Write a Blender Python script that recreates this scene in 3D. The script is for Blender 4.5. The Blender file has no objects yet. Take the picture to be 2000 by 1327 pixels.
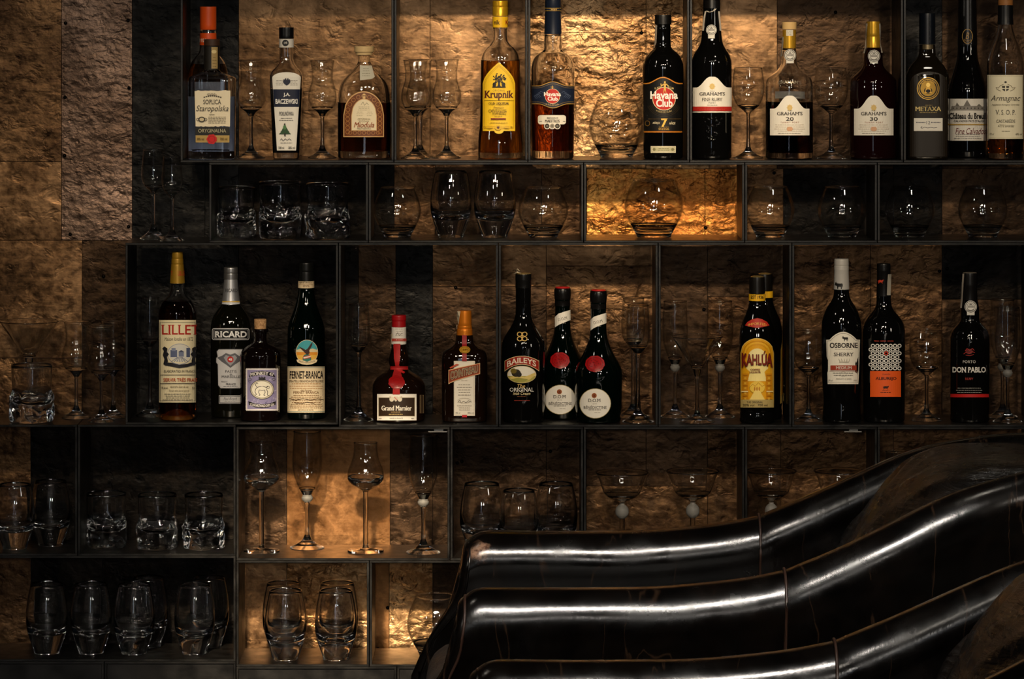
import bpy, bmesh, math, random
from mathutils import Vector, Matrix, noise

# ------------------------------------------------------------------ camera, world, lights, exposure
D = 7.0            # camera to the front plane of the shelves (m)
H = 1.6            # camera height (m)
HY = -30.0         # picture row of the eye level
sc = bpy.context.scene
C = sc.collection
PI = math.pi

cam_data = bpy.data.cameras.new('camera')
cam_data.sensor_width = 36.0
cam_data.lens = 126.0
cam_data.shift_y = -(663.5 - HY) / 2000.0
cam_data.clip_start = 0.05
cam = bpy.data.objects.new('camera', cam_data)
C.objects.link(cam)
cam.location = (0, -D, H)
cam.rotation_euler = (PI / 2, 0, 0)
sc.camera = cam

world = bpy.data.worlds.new('dark_room')
sc.world = world
world.use_nodes = True
world.node_tree.nodes['Background'].inputs[0].default_value = (0.55, 0.75, 1.0, 1)
world.node_tree.nodes['Background'].inputs[1].default_value = 0.002

sc.view_settings.view_transform = 'Standard'
sc.view_settings.look = 'None'
sc.view_settings.gamma = 1.0
sc.view_settings.use_curve_mapping = False
sc.view_settings.exposure = 0.3
sc.cycles.max_bounces = 24
sc.cycles.transmission_bounces = 24
sc.cycles.transparent_max_bounces = 24
sc.cycles.glossy_bounces = 6
sc.cycles.diffuse_bounces = 3
sc.cycles.sample_clamp_indirect = 8.0
sc.cycles.blur_glossy = 0.3


def place(px, py, d):
    """World point seen at photo row/column px, py at distance d behind the shelf front plane."""
    L = D + d
    return Vector(((px - 1000) / 1000 * L / D, d, H - (py - HY) / 1000 * L / D))


def spot(name, loc, aim, watts, size, blend=0.6, radius=0.035, col=(1.0, 0.8, 0.56)):
    l = bpy.data.lights.new(name, 'SPOT')
    l.energy = watts
    l.color = col
    l.spot_size = math.radians(size)
    l.spot_blend = blend
    l.shadow_soft_size = radius
    o = bpy.data.objects.new(name, l)
    C.objects.link(o)
    o.location = loc
    o.rotation_euler = (Vector(aim) - Vector(loc)).to_track_quat('-Z', 'Y').to_euler()
    return o


def area(name, loc, aim, watts, sx, sy, col):
    l = bpy.data.lights.new(name, 'AREA')
    l.shape = 'RECTANGLE'
    l.size, l.size_y = sx, sy
    l.energy = watts
    l.color = col
    o = bpy.data.objects.new(name, l)
    C.objects.link(o)
    o.location = loc
    o.rotation_euler = (Vector(aim) - Vector(loc)).to_track_quat('-Z', 'Y').to_euler()
    return o


def narrow_beam(lamp, deg):
    lamp.data.spread = math.radians(deg)     # beam narrowed to keep the lamp out of the bar glass


def disc(name, loc, aim, watts, size, col):
    o = area(name, loc, aim, watts, size, size, col)
    o.data.shape = 'DISK'
    return o


# ceiling track of spot lamps in front of the bar, about four metres from the wall
WARM = (1.0, 0.78, 0.52)
spot('track_spot', (0.35, -4.1, 2.8), place(1190, 160, 0.1), 310, 15, 0.9, 0.09, WARM)
spot('track_spot', (1.15, -4.1, 2.8), place(900, 200, 0.1), 75, 20, 0.9, 0.09, WARM)
spot('track_spot', (-0.25, -4.1, 2.8), place(1090, 640, 0.1), 170, 24, 0.9, 0.09, WARM)
spot('track_spot', (-0.55, -4.1, 2.8), place(670, 1240, 0.1), 2100, 11, 0.9, 0.09, WARM)
spot('track_spot', (-1.1, -4.1, 2.8), place(110, 520, 0.1), 60, 17, 0.9, 0.09, WARM)
spot('track_spot', (-0.7, -4.1, 2.8), place(430, 620, 0.1), 130, 17, 0.9, 0.09, WARM)
spot('track_spot', (1.1, -4.1, 2.8), place(1720, 440, 0.1), 165, 26, 0.9, 0.09, WARM)
spot('track_spot', (0.05, -4.1, 2.8), place(1195, 405, 0.1), 120, 5.5, 1.0, 0.06, WARM)  # narrow extra spot added to brighten the orange box
# round lampshades hanging in the room: they give the small bright dots in the glass
disc('lampshade_light', (0.25, -3.7, 2.75), (0.2, 0, 0.9), 8, 0.30, (1.0, 0.9, 0.76))
disc('lampshade_light', (-0.75, -4.6, 2.5), (0.0, 0, 0.9), 5, 0.28, (1.0, 0.9, 0.76))
disc('lampshade_light', (1.1, -4.4, 2.6), (0.4, 0, 0.9), 5, 0.28, (1.0, 0.9, 0.76))
disc('lampshade_light', (-2.9, -3.0, 1.9), (-0.2, 0, 0.9), 4.5, 0.30, (1.0, 0.9, 0.76))
disc('ceiling_light', (-1.2, -1.4, 2.75), (-0.9, 0, 0.9), 2.2, 0.22, (1.0, 0.9, 0.76))
disc('ceiling_light', (1.0, -1.4, 2.75), (0.8, 0, 0.9), 2.2, 0.22, (1.0, 0.9, 0.76))
disc('lampshade_light', (3.0, -3.2, 1.9), (0.2, 0, 0.9), 4.5, 0.30, (1.0, 0.9, 0.76))
# long lamp over the seats
narrow_beam(area('seat_lamp', (0.3, -3.7, 2.75), (0.3, -1.45, 0.6), 9, 2.5, 0.13, (1.0, 0.93, 0.84)), 34)
disc('streak_lamp', (-0.15, -7.2, 1.75), (0.3, -1.6, 0.7), 12, 0.28, (1.0, 0.92, 0.82))  # added behind the camera for the second streak on the arms
disc('streak_lamp', (1.35, -7.2, 1.75), (0.6, -1.6, 0.7), 12, 0.28, (1.0, 0.92, 0.82))  # the other lamp added for that streak
# tall window far behind the camera
area('window_light', (-0.5, -10.2, 1.35), (0.2, 0, 1.0), 5.5, 0.5, 2.2, (0.75, 0.86, 1.0))

# ------------------------------------------------------------------ materials
MATS = {}


def lin(h):
    if not isinstance(h, str):
        return (*h, 1.0)
    v = [int(h[i:i + 2], 16) / 255 for i in (0, 2, 4)]
    return tuple((c / 12.92 if c <= 0.04045 else ((c + 0.055) / 1.055) ** 2.4) for c in v) + (1.0,)


def new_mat(name):
    m = bpy.data.materials.new(name)
    m.use_nodes = True
    nt = m.node_tree
    return m, nt, nt.nodes['Principled BSDF']


def paint(col, rough=0.5, metal=0.0, spec=0.3):
    key = ('paint', col, rough, metal, spec)
    if key not in MATS:
        m, nt, b = new_mat('print_' + (col if isinstance(col, str) else 'colour'))
        b.inputs['Base Color'].default_value = lin(col)
        b.inputs['Roughness'].default_value = rough
        b.inputs['Metallic'].default_value = metal
        b.inputs['Specular IOR Level'].default_value = spec
        MATS[key] = m
    return MATS[key]


def glassy(name, col=(1, 1, 1), ior=1.48, rough=0.0):
    m, nt, b = new_mat(name)
    b.inputs['Base Color'].default_value = (*col, 1)
    b.inputs['Transmission Weight'].default_value = 1.0
    b.inputs['Roughness'].default_value = rough
    b.inputs['IOR'].default_value = ior
    return m


def thin_glass(name):
    """Blown wall a millimetre thick: clear, with the mirror of its surface growing towards the edges."""
    m, nt, b = new_mat(name)
    lw = nt.nodes.new('ShaderNodeLayerWeight')
    lw.inputs['Blend'].default_value = 0.5
    f5 = math_node(nt, 'POWER', lw.outputs['Facing'], 4.0)
    fac = math_node(nt, 'ADD', math_node(nt, 'MULTIPLY', f5, 0.90), 0.045)
    tr = nt.nodes.new('ShaderNodeBsdfTransparent')
    tr.inputs[0].default_value = (0.965, 0.965, 0.96, 1)
    gl = nt.nodes.new('ShaderNodeBsdfGlossy')
    gl.inputs['Roughness'].default_value = 0.015
    mx = nt.nodes.new('ShaderNodeMixShader')
    nt.links.new(fac, mx.inputs[0])
    nt.links.new(tr.outputs[0], mx.inputs[1])
    nt.links.new(gl.outputs[0], mx.inputs[2])
    nt.links.new(mx.outputs[0], nt.nodes['Material Output'].inputs['Surface'])
    nt.nodes.remove(b)
    return m


def dark_glass(name, col, spec=0.55):
    m, nt, b = new_mat(name)
    b.inputs['Base Color'].default_value = (*col, 1)
    b.inputs['Roughness'].default_value = 0.045
    b.inputs['Specular IOR Level'].default_value = spec
    return m


def liquid(name, col):
    return glassy(name, col, 1.03)


def ramp(nt, fac, stops):
    r = nt.nodes.new('ShaderNodeValToRGB')
    e = r.color_ramp.elements
    while len(e) < len(stops):
        e.new(0.5)
    for i, (p, c) in enumerate(stops):
        e[i].position = p
        e[i].color = c if len(c) == 4 else (*c, 1)
    nt.links.new(fac, r.inputs[0])
    return r.outputs[0]


def noise_tex(nt, vec, scale, detail=6, rough=0.6, dist=0.0):
    n = nt.nodes.new('ShaderNodeTexNoise')
    n.inputs['Scale'].default_value = scale
    n.inputs['Detail'].default_value = detail
    n.inputs['Roughness'].default_value = rough
    n.inputs['Distortion'].default_value = dist
    nt.links.new(vec, n.inputs['Vector'])
    return n.outputs[0]


def mapped(nt, scale=(1, 1, 1), loc=(0, 0, 0), rot=(0, 0, 0)):
    t = nt.nodes.new('ShaderNodeTexCoord')
    mp = nt.nodes.new('ShaderNodeMapping')
    mp.inputs['Scale'].default_value = scale
    mp.inputs['Location'].default_value = loc
    mp.inputs['Rotation'].default_value = rot
    nt.links.new(t.outputs['Object'], mp.inputs['Vector'])
    return mp.outputs[0]


def math_node(nt, op, a, b):
    n = nt.nodes.new('ShaderNodeMath')
    n.operation = op
    for i, v in enumerate((a, b)):
        if isinstance(v, (int, float)):
            n.inputs[i].default_value = v
        else:
            nt.links.new(v, n.inputs[i])
    return n.outputs[0]


def bump(nt, b, height, strength, dist, prev=None):
    n = nt.nodes.new('ShaderNodeBump')
    n.inputs['Strength'].default_value = strength
    n.inputs['Distance'].default_value = dist
    nt.links.new(height, n.inputs['Height'])
    if prev is not None:
        nt.links.new(prev, n.inputs['Normal'])
    nt.links.new(n.outputs[0], b.inputs['Normal'])
    return n.outputs[0]


GLASS = glassy('clear_glass', (0.985, 0.985, 0.985))
THIN = thin_glass('thin_clear_glass')
FROST = glassy('frosted_glass', (0.20, 0.195, 0.18), 1.45, 0.6)
FROST.node_tree.nodes['Principled BSDF'].inputs['Transmission Weight'].default_value = 0.35
BLACKG = dark_glass('black_bottle_glass', (0.0018, 0.0017, 0.0016))
GREENG = dark_glass('dark_green_glass', (0.0003, 0.0016, 0.0009))
BROWNG = dark_glass('dark_brown_glass', (0.0055, 0.0022, 0.001))
WINEG = dark_glass('dark_wine_glass', (0.006, 0.0009, 0.0011))


def copper(name, dark, light, hammer=1.0, rough=0.40, seed=0.0, lumps=55.0, metal=0.9):
    """Patinated sheet copper: lumpy hammering, a few deep dents, scratches, grime."""
    m, nt, b = new_mat(name)
    v = mapped(nt, (1, 1, 1), (seed, seed * 0.7, seed * 1.3))
    n1 = noise_tex(nt, v, 5, 9, 0.7, 0.4)
    n2 = noise_tex(nt, v, 60, 6, 0.65, 0.3)
    mix = math_node(nt, 'ADD', math_node(nt, 'MULTIPLY', n1, 0.62), math_node(nt, 'MULTIPLY', n2, 0.38))
    mid = tuple((a_ + c_) / 2.6 for a_, c_ in zip(dark, light))
    col = ramp(nt, mix, [(0.36, (*(c_ * 0.45 for c_ in dark), 1)), (0.46, (*dark, 1)), (0.54, (*mid, 1)), (0.66, (*light, 1))])
    nt.links.new(col, b.inputs['Base Color'])
    b.inputs['Metallic'].default_value = metal
    nt.links.new(ramp(nt, n2, [(0.3, (rough - 0.10,) * 3), (0.7, (rough + 0.16,) * 3)]), b.inputs['Roughness'])
    # scratches: long thin streaks on a slant
    sv = mapped(nt, (9, 1, 190), (seed, 0, seed), (0, 0.7, 0))
    scratch = noise_tex(nt, sv, 1.0, 3, 0.6)
    # dents: widely spaced pits
    pits = noise_tex(nt, mapped(nt, (1, 1, 1.35), (seed * 2, 0, seed)), 26, 3, 0.55, 0.4)
    dents = ramp(nt, pits, [(0.27, (0, 0, 0, 1)), (0.45, (0.8, 0.8, 0.8, 1)), (0.60, (0.8, 0.8, 0.8, 1)), (0.76, (1, 1, 1, 1))])
    soft = noise_tex(nt, mapped(nt, (1, 1, 1.8), (seed, 0, 0)), 13, 2, 0.5, 0.5)
    lump = noise_tex(nt, mapped(nt, (1, 1, 1.25), (seed, 0, seed)), lumps, 3, 0.5, 0.2)
    p = bump(nt, b, soft, 0.3 * hammer, 0.02)
    p = bump(nt, b, dents, 0.42 * hammer, 0.006, p)
    p = bump(nt, b, scratch, 0.12, 0.0014, p)
    bump(nt, b, lump, 0.62 * hammer, 0.0055, p)
    return m


COPPER = {  # sheet tones, with the wall's light and shade partly put into them
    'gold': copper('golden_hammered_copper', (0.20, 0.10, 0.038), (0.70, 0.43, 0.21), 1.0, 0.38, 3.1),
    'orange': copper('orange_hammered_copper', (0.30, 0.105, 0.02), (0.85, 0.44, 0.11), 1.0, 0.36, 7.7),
    'bronze': copper('bronze_sheet', (0.115, 0.060, 0.026), (0.42, 0.24, 0.115), 0.40, 0.38, 5.2, 30),
    'brown': copper('brown_copper_sheet', (0.058, 0.029, 0.013), (0.24, 0.13, 0.058), 0.7, 0.42, 1.4, 45),
    'rose': copper('rosy_hammered_copper', (0.10, 0.062, 0.043), (0.34, 0.225, 0.165), 0.9, 0.42, 9.3, 60),
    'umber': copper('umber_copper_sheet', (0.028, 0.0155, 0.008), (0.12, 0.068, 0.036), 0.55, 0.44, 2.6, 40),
    'slate': copper('slate_patina_shade_sheet', (0.007, 0.007, 0.007), (0.040, 0.038, 0.036), 0.6, 0.46, 4.4, 35),
    'black': copper('shade_black_sheet', (0.004, 0.0034, 0.003), (0.026, 0.020, 0.0155), 0.6, 0.48, 6.6, 35),
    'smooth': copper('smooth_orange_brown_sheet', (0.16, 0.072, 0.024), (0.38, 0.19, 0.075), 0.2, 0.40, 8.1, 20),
}


def steel():
    m, nt, b = new_mat('blackened_steel')
    v = mapped(nt)
    n = noise_tex(nt, v, 30, 6, 0.6)
    nt.links.new(ramp(nt, n, [(0.3, (0.002, 0.0019, 0.0018)), (0.75, (0.009, 0.0083, 0.0076))]), b.inputs['Base Color'])
    b.inputs['Metallic'].default_value = 0.2
    b.inputs['Specular IOR Level'].default_value = 0.35
    nt.links.new(ramp(nt, n, [(0.3, (0.28,) * 3), (0.7, (0.46,) * 3)]), b.inputs['Roughness'])
    bump(nt, b, noise_tex(nt, v, 220, 3), 0.15, 0.001)
    return m


STEEL = steel()


def leather(name, base, light, rough, worn=None, streak=False):
    m, nt, b = new_mat(name)
    v = mapped(nt)
    n = noise_tex(nt, v, 9, 8, 0.62, 0.8)
    col = ramp(nt, n, [(0.42, (*base, 1)), (0.75, (*light, 1))])
    if worn is not None:
        t = nt.nodes.new('ShaderNodeTexCoord')
        dn = nt.nodes.new('ShaderNodeVectorMath')
        dn.operation = 'DISTANCE'
        nt.links.new(t.outputs['Object'], dn.inputs[0])
        dn.inputs[1].default_value = worn
        w = math_node(nt, 'ADD', dn.outputs['Value'], math_node(nt, 'MULTIPLY', noise_tex(nt, v, 60, 5), 0.05))
        mask = ramp(nt, w, [(0.037, (1, 1, 1, 1)), (0.044, (0, 0, 0, 1))])
        mx = nt.nodes.new('ShaderNodeMix')
        mx.data_type = 'RGBA'
        nt.links.new(mask, mx.inputs[0])
        nt.links.new(col, mx.inputs[6])
        nt.links.new(ramp(nt, noise_tex(nt, v, 120, 4), [(0.38, (0.05, 0.022, 0.012, 1)), (0.65, (0.26, 0.155, 0.105, 1))]), mx.inputs[7])
        col = mx.outputs[2]
    # hairline cracks across the hide
    ck = noise_tex(nt, mapped(nt, (11, 2.2, 2.2)), 1.0, 4, 0.5, 0.6)
    line = ramp(nt, ck, [(0.494, (0, 0, 0, 1)), (0.499, (1, 1, 1, 1)), (0.501, (1, 1, 1, 1)), (0.506, (0, 0, 0, 1))])
    cx_ = nt.nodes.new('ShaderNodeMix')
    cx_.data_type = 'RGBA'
    nt.links.new(math_node(nt, 'MULTIPLY', line, 0.28), cx_.inputs[0])
    nt.links.new(col, cx_.inputs[6])
    cx_.inputs[7].default_value = (0.045, 0.024, 0.013, 1)
    col = cx_.outputs[2]
    nt.links.new(col, b.inputs['Base Color'])
    nt.links.new(ramp(nt, noise_tex(nt, v, 16, 6), [(0.35, (rough - 0.05,) * 3), (0.7, (rough + 0.12,) * 3)]), b.inputs['Roughness'])
    b.inputs['Specular IOR Level'].default_value = 0.5
    b.inputs['Coat Weight'].default_value = 0.0
    b.inputs['Coat Roughness'].default_value = 0.1
    vs = mapped(nt, (14, 3, 3)) if not streak else mapped(nt, (2.5, 4, 24), (0, 0, 0), (0, 0.75, 0))
    p = bump(nt, b, noise_tex(nt, vs, 1.0, 6, 0.65, 1.5), 0.10 if not streak else 0.7, 0.008 if not streak else 0.02)
    p = bump(nt, b, noise_tex(nt, v, 22, 5, 0.6, 0.6), 0.10, 0.005, p)
    bump(nt, b, noise_tex(nt, v, 320, 3), 0.10, 0.0006, p)
    return m


LEATHER = leather('black_brown_leather', (0.0007, 0.0005, 0.0004), (0.0030, 0.0019, 0.0013), 0.20)
LEATHER_ARM = leather('black_brown_leather_with_worn_corner', (0.0007, 0.0005, 0.0004), (0.0030, 0.0019, 0.0013), 0.20, (-0.042, 0.25, 0.628))
LEATHER_SEAT = leather('worn_brown_leather', (0.0016, 0.0012, 0.0009), (0.010, 0.0065, 0.0045), 0.25, None, True)
LEATHER_WORN = leather('matte_worn_brown_leather', (0.0025, 0.0017, 0.0012), (0.026, 0.015, 0.009), 0.55, None, True)
PIPING = paint('26160e', 0.5)


def cork_mat():
    m, nt, b = new_mat('cork')
    v = mapped(nt)
    nt.links.new(ramp(nt, noise_tex(nt, v, 260, 4, 0.7), [(0.35, (0.22, 0.10, 0.035)), (0.62, (0.55, 0.33, 0.15))]), b.inputs['Base Color'])
    b.inputs['Roughness'].default_value = 0.75
    return m


CORK = cork_mat()


def wood_floor():
    m, nt, b = new_mat('dark_floorboards')
    v = mapped(nt, (1.2, 14, 1))
    nt.links.new(ramp(nt, noise_tex(nt, v, 3, 6), [(0.3, (0.012, 0.008, 0.005)), (0.7, (0.05, 0.032, 0.02))]), b.inputs['Base Color'])
    b.inputs['Roughness'].default_value = 0.5
    return m


# ------------------------------------------------------------------ object helpers
def link(name, me, parent=None, mats=()):
    o = bpy.data.objects.new(name, me)
    C.objects.link(o)
    for m in mats:
        me.materials.append(m)
    if parent is not None:
        o.parent = parent
    return o


def from_bm(name, bm, mat, parent=None, smooth=True, angle=None):
    me = bpy.data.meshes.new(name)
    bmesh.ops.recalc_face_normals(bm, faces=bm.faces) if smooth != 'keep' else None
    bm.to_mesh(me)
    bm.free()
    for p in me.polygons:
        p.use_smooth = bool(smooth)
    if smooth and angle:
        me.set_sharp_from_angle(angle=math.radians(angle))
    return link(name, me, parent, (mat,) if not isinstance(mat, (list, tuple)) else mat)


def tag(o, label, cat, group=None, kind=None):
    if label:
        o['label'] = label
    if cat:
        o['category'] = cat
    if group:
        o['group'] = group
    if kind:
        o['kind'] = kind
    return o


def empty(name, loc):
    o = bpy.data.objects.new(name, None)
    C.objects.link(o)
    o.location = loc
    o.empty_display_size = 0.05
    return o


def copy_tree(o, parent=None):
    c = o.copy()
    C.objects.link(c)
    c.parent = parent
    for ch in [x for x in bpy.data.objects if x.parent == o]:
        copy_tree(ch, c)
    return c


def box_bm(bm, x0, x1, y0, y1, z0, z1):
    vs = [bm.verts.new(p) for p in ((x0, y0, z0), (x1, y0, z0), (x1, y1, z0), (x0, y1, z0), (x0, y0, z1), (x1, y0, z1), (x1, y1, z1), (x0, y1, z1))]
    fs = []
    for f in ((3, 2, 1, 0), (4, 5, 6, 7), (0, 1, 5, 4), (1, 2, 6, 5), (2, 3, 7, 6), (3, 0, 4, 7)):
        fs.append(bm.faces.new([vs[i] for i in f]))
    return fs


def smooth_profile(pts, sub=5):
    """Catmull-Rom through (h, r[, sharp]) points; sharp points break the curve."""
    runs, cur = [], [pts[0][:2]]
    for p in pts[1:]:
        cur.append(p[:2])
        if len(p) > 2 and p[2]:
            runs.append(cur)
            cur = [p[:2]]
    if len(cur) > 1:
        runs.append(cur)
    out = [pts[0][:2]]
    for run in runs:
        n = len(run)
        for i in range(n - 1):
            p1, p2 = run[i], run[i + 1]
            p0 = run[i - 1] if i > 0 else (2 * p1[0] - p2[0], 2 * p1[1] - p2[1])
            p3 = run[i + 2] if i + 2 < n else (2 * p2[0] - p1[0], 2 * p2[1] - p1[1])
            s = sub if n > 2 else 1
            for k in range(1, s + 1):
                t = k / s
                q = []
                for a, b, c, d in zip(p0, p1, p2, p3):
                    v = 0.5 * (2 * b + (c - a) * t + (2 * a - 5 * b + 4 * c - d) * t * t + (3 * b - a - 3 * c + d) * t ** 3)
                    lo, hi = min(b, c), max(b, c)
                    q.append(min(max(v, lo), hi))
                out.append(tuple(q))
    return out


def ring_xy(r, n, q, seg):
    pts = []
    for i in range(seg):
        a = 2 * PI * i / seg
        c, s = math.cos(a), math.sin(a)
        if n == 2:
            pts.append((r * c, r * q * s))
        else:
            k = (abs(c) ** n + abs(s) ** n) ** (-1 / n)
            pts.append((r * c * k, r * q * s * k))
    return pts


def lathe_bm(bm, prof, n=2, q=1.0, seg=56, close_a=True, close_b=True, flip=False, deform=None):
    """prof: (z, r) list. Adds rings and, where asked, end discs."""
    rings = []
    for z, r in prof:
        nn = n(z) if callable(n) else n
        if r < 1e-6:
            v = bm.verts.new((0, 0, z))
            rings.append([v])
        else:
            ring = []
            for x, y in ring_xy(r, nn, q, seg):
                co = Vector((x, y, z))
                if deform:
                    co = deform(co)
                ring.append(bm.verts.new(co))
            rings.append(ring)
    faces = []
    for a, b in zip(rings, rings[1:]):
        if len(a) == 1 and len(b) == 1:
            continue
        for i in range(seg):
            j = (i + 1) % seg
            if len(a) == 1:
                f = (a[0], b[j], b[i])
            elif len(b) == 1:
                f = (a[i], a[j], b[0])
            else:
                f = (a[i], a[j], b[j], b[i])
            faces.append(bm.faces.new(f))
    for ring, do in ((rings[0], close_a), (rings[-1], close_b)):
        if do and len(ring) > 1:
            faces.append(bm.faces.new(ring))
    return faces


def tube_bm(bm, pts, r, seg=8, closed=False):
    pts = [Vector(p) for p in pts]
    rings = []
    n = len(pts)
    up = Vector((0, 0, 1))
    for i, p in enumerate(pts):
        a = pts[(i - 1) % n] if closed or i > 0 else p
        b = pts[(i + 1) % n] if closed or i < n - 1 else p
        t = (b - a).normalized()
        u = t.cross(up)
        if u.length < 1e-3:
            u = t.cross(Vector((0, 1, 0)))
        u.normalize()
        w = u.cross(t).normalized()
        rr = r[i] if isinstance(r, (list, tuple)) else r
        rings.append([bm.verts.new(p + u * rr * math.cos(2 * PI * k / seg) + w * rr * math.sin(2 * PI * k / seg)) for k in range(seg)])
    pairs = list(zip(rings, rings[1:])) + ([(rings[-1], rings[0])] if closed else [])
    for a, b in pairs:
        for k in range(seg):
            bm.faces.new((a[k], a[(k + 1) % seg], b[(k + 1) % seg], b[k]))
    if not closed:
        bm.faces.new(rings[0])
        bm.faces.new(list(reversed(rings[-1])))

# ------------------------------------------------------------------ lettering
_tc = bpy.data.curves.new('lettering', 'FONT')
_to = bpy.data.objects.new('lettering', _tc)
C.objects.link(_to)
_tcache = {}


def text_geo(s, bold=0.0, shear=0.0, serif=False, space=1.0):
    """(points, faces) of a line of text scaled into the unit box 0..1 x 0..1, from the built-in face."""
    key = (s, bold, shear, serif, space)
    if key in _tcache:
        return _tcache[key]
    _tc.body = s
    _tc.offset = 0.0 if 'M' in s else bold     # an offset outline breaks the letter M
    _tc.shear = shear
    _tc.space_character = space
    _tc.resolution_u = 3
    _tc.fill_mode = 'FRONT'
    bpy.context.view_layer.update()
    dg = bpy.context.evaluated_depsgraph_get()
    ev = _to.evaluated_get(dg)
    me = ev.to_mesh()
    pts = [(v.co.x, v.co.y) for v in me.vertices]
    faces = [tuple(p.vertices) for p in me.polygons]
    if serif:
        cnt = {}
        for f in faces:
            for a, b in zip(f, f[1:] + f[:1]):
                k = (min(a, b), max(a, b))
                cnt[k] = cnt.get(k, 0) + 1
        cap = max(p[1] for p in pts)
        for (a, b), n in list(cnt.items()):
            (x0, y0), (x1, y1) = pts[a], pts[b]
            if n == 1 and abs(y0 - y1) < 0.004 and 0.03 < abs(x1 - x0) < 0.16:
                yb = y0
                if min(abs(yb), abs(yb - 0.729), abs(yb - 0.53), abs(yb - cap)) > 0.05:
                    continue
                lo, hi = min(x0, x1) - 0.05, max(x0, x1) + 0.05
                up = 1 if yb < 0.1 else -1
                i = len(pts)
                pts += [(lo, yb), (hi, yb), (hi, yb + 0.055 * up), (lo, yb + 0.055 * up)]
                faces.append((i, i + 1, i + 2, i + 3))
    if 'M' in s and bold > 0:
        # embolden by laying the strokes side by side
        m0, f0 = list(pts), list(faces)
        for dx in (-bold, bold):
            k = len(pts)
            pts += [(x + dx, y) for x, y in m0]
            faces += [tuple(i + k for i in f) for f in f0]
    ev.to_mesh_clear()
    if not pts:
        return [], []
    xs = [p[0] for p in pts]
    ys = [p[1] for p in pts]
    w, h = max(xs) - min(xs) or 1, max(ys) - min(ys) or 1
    pts = [((x - min(xs)) / w, (y - min(ys)) / h) for x, y in pts]
    _tcache[key] = (pts, faces)
    return _tcache[key]


def strips(geo, w, step=2.5):
    """Cut broad letters into narrow upright strips so that they follow round glass."""
    pts, faces = geo
    if not faces or w < 26:
        return geo
    bm = bmesh.new()
    vs = [bm.verts.new((x, y, 0)) for x, y in pts]
    for f in faces:
        try:
            bm.faces.new([vs[i] for i in f])
        except ValueError:
            pass
    n = int(w / step)
    for k in range(1, n):
        bmesh.ops.bisect_plane(bm, geom=bm.verts[:] + bm.edges[:] + bm.faces[:], plane_co=(k / n, 0, 0), plane_no=(1, 0, 0), dist=1e-6)
    bm.verts.index_update()
    out = ([(v.co.x, v.co.y) for v in bm.verts], [[v.index for v in f.verts] for f in bm.faces])
    bm.free()
    return out


# outlines in picture units (y grows downwards)
def rrect(x0, y0, x1, y1, r=0.0, n=4):
    if r <= 0:
        return [(x0, y0), (x1, y0), (x1, y1), (x0, y1)]
    out = []
    for cx, cy, a0 in ((x1 - r, y0 + r, -90), (x1 - r, y1 - r, 0), (x0 + r, y1 - r, 90), (x0 + r, y0 + r, 180)):
        for k in range(n + 1):
            a = math.radians(a0 + 90 * k / n)
            out.append((cx + r * math.cos(a), cy + r * math.sin(a)))
    return out


def ellp(cx, cy, rx, ry=None, n=30, a0=0, a1=360):
    ry = rx if ry is None else ry
    m = n if a1 - a0 == 360 else n + 1
    return [(cx + rx * math.cos(math.radians(a0 + (a1 - a0) * k / n)), cy + ry * math.sin(math.radians(a0 + (a1 - a0) * k / n))) for k in range(m)]


def arch(x0, x1, ytop, yspring, ybot, pointed=False, n=10):
    cx, rx, ry = (x0 + x1) / 2, (x1 - x0) / 2, yspring - ytop
    top = []
    for k in range(2 * n + 1):
        t = -1 + k / n
        h = (1 - abs(t) ** 1.55) if pointed else math.sqrt(max(0, 1 - t * t))
        if pointed:
            h = (1 - abs(t)) ** 0.62
        top.append((cx + rx * t, yspring - ry * h))
    return top + [(x1, ybot), (x0, ybot)]


def ogee(x0, x1, ypeak, yshould, ybot, wpeak=0.28, n=14):
    cx, hw = (x0 + x1) / 2, (x1 - x0) / 2
    top = []
    for k in range(2 * n + 1):
        t = -1 + k / n
        a = abs(t)
        h = 0.5 + 0.5 * math.cos(PI * min(1, max(0, (a - 0.10) / 0.72)))
        top.append((cx + hw * t, yshould - (yshould - ypeak) * h))
    return top + [(x1, ybot), (x0, ybot)]


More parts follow.
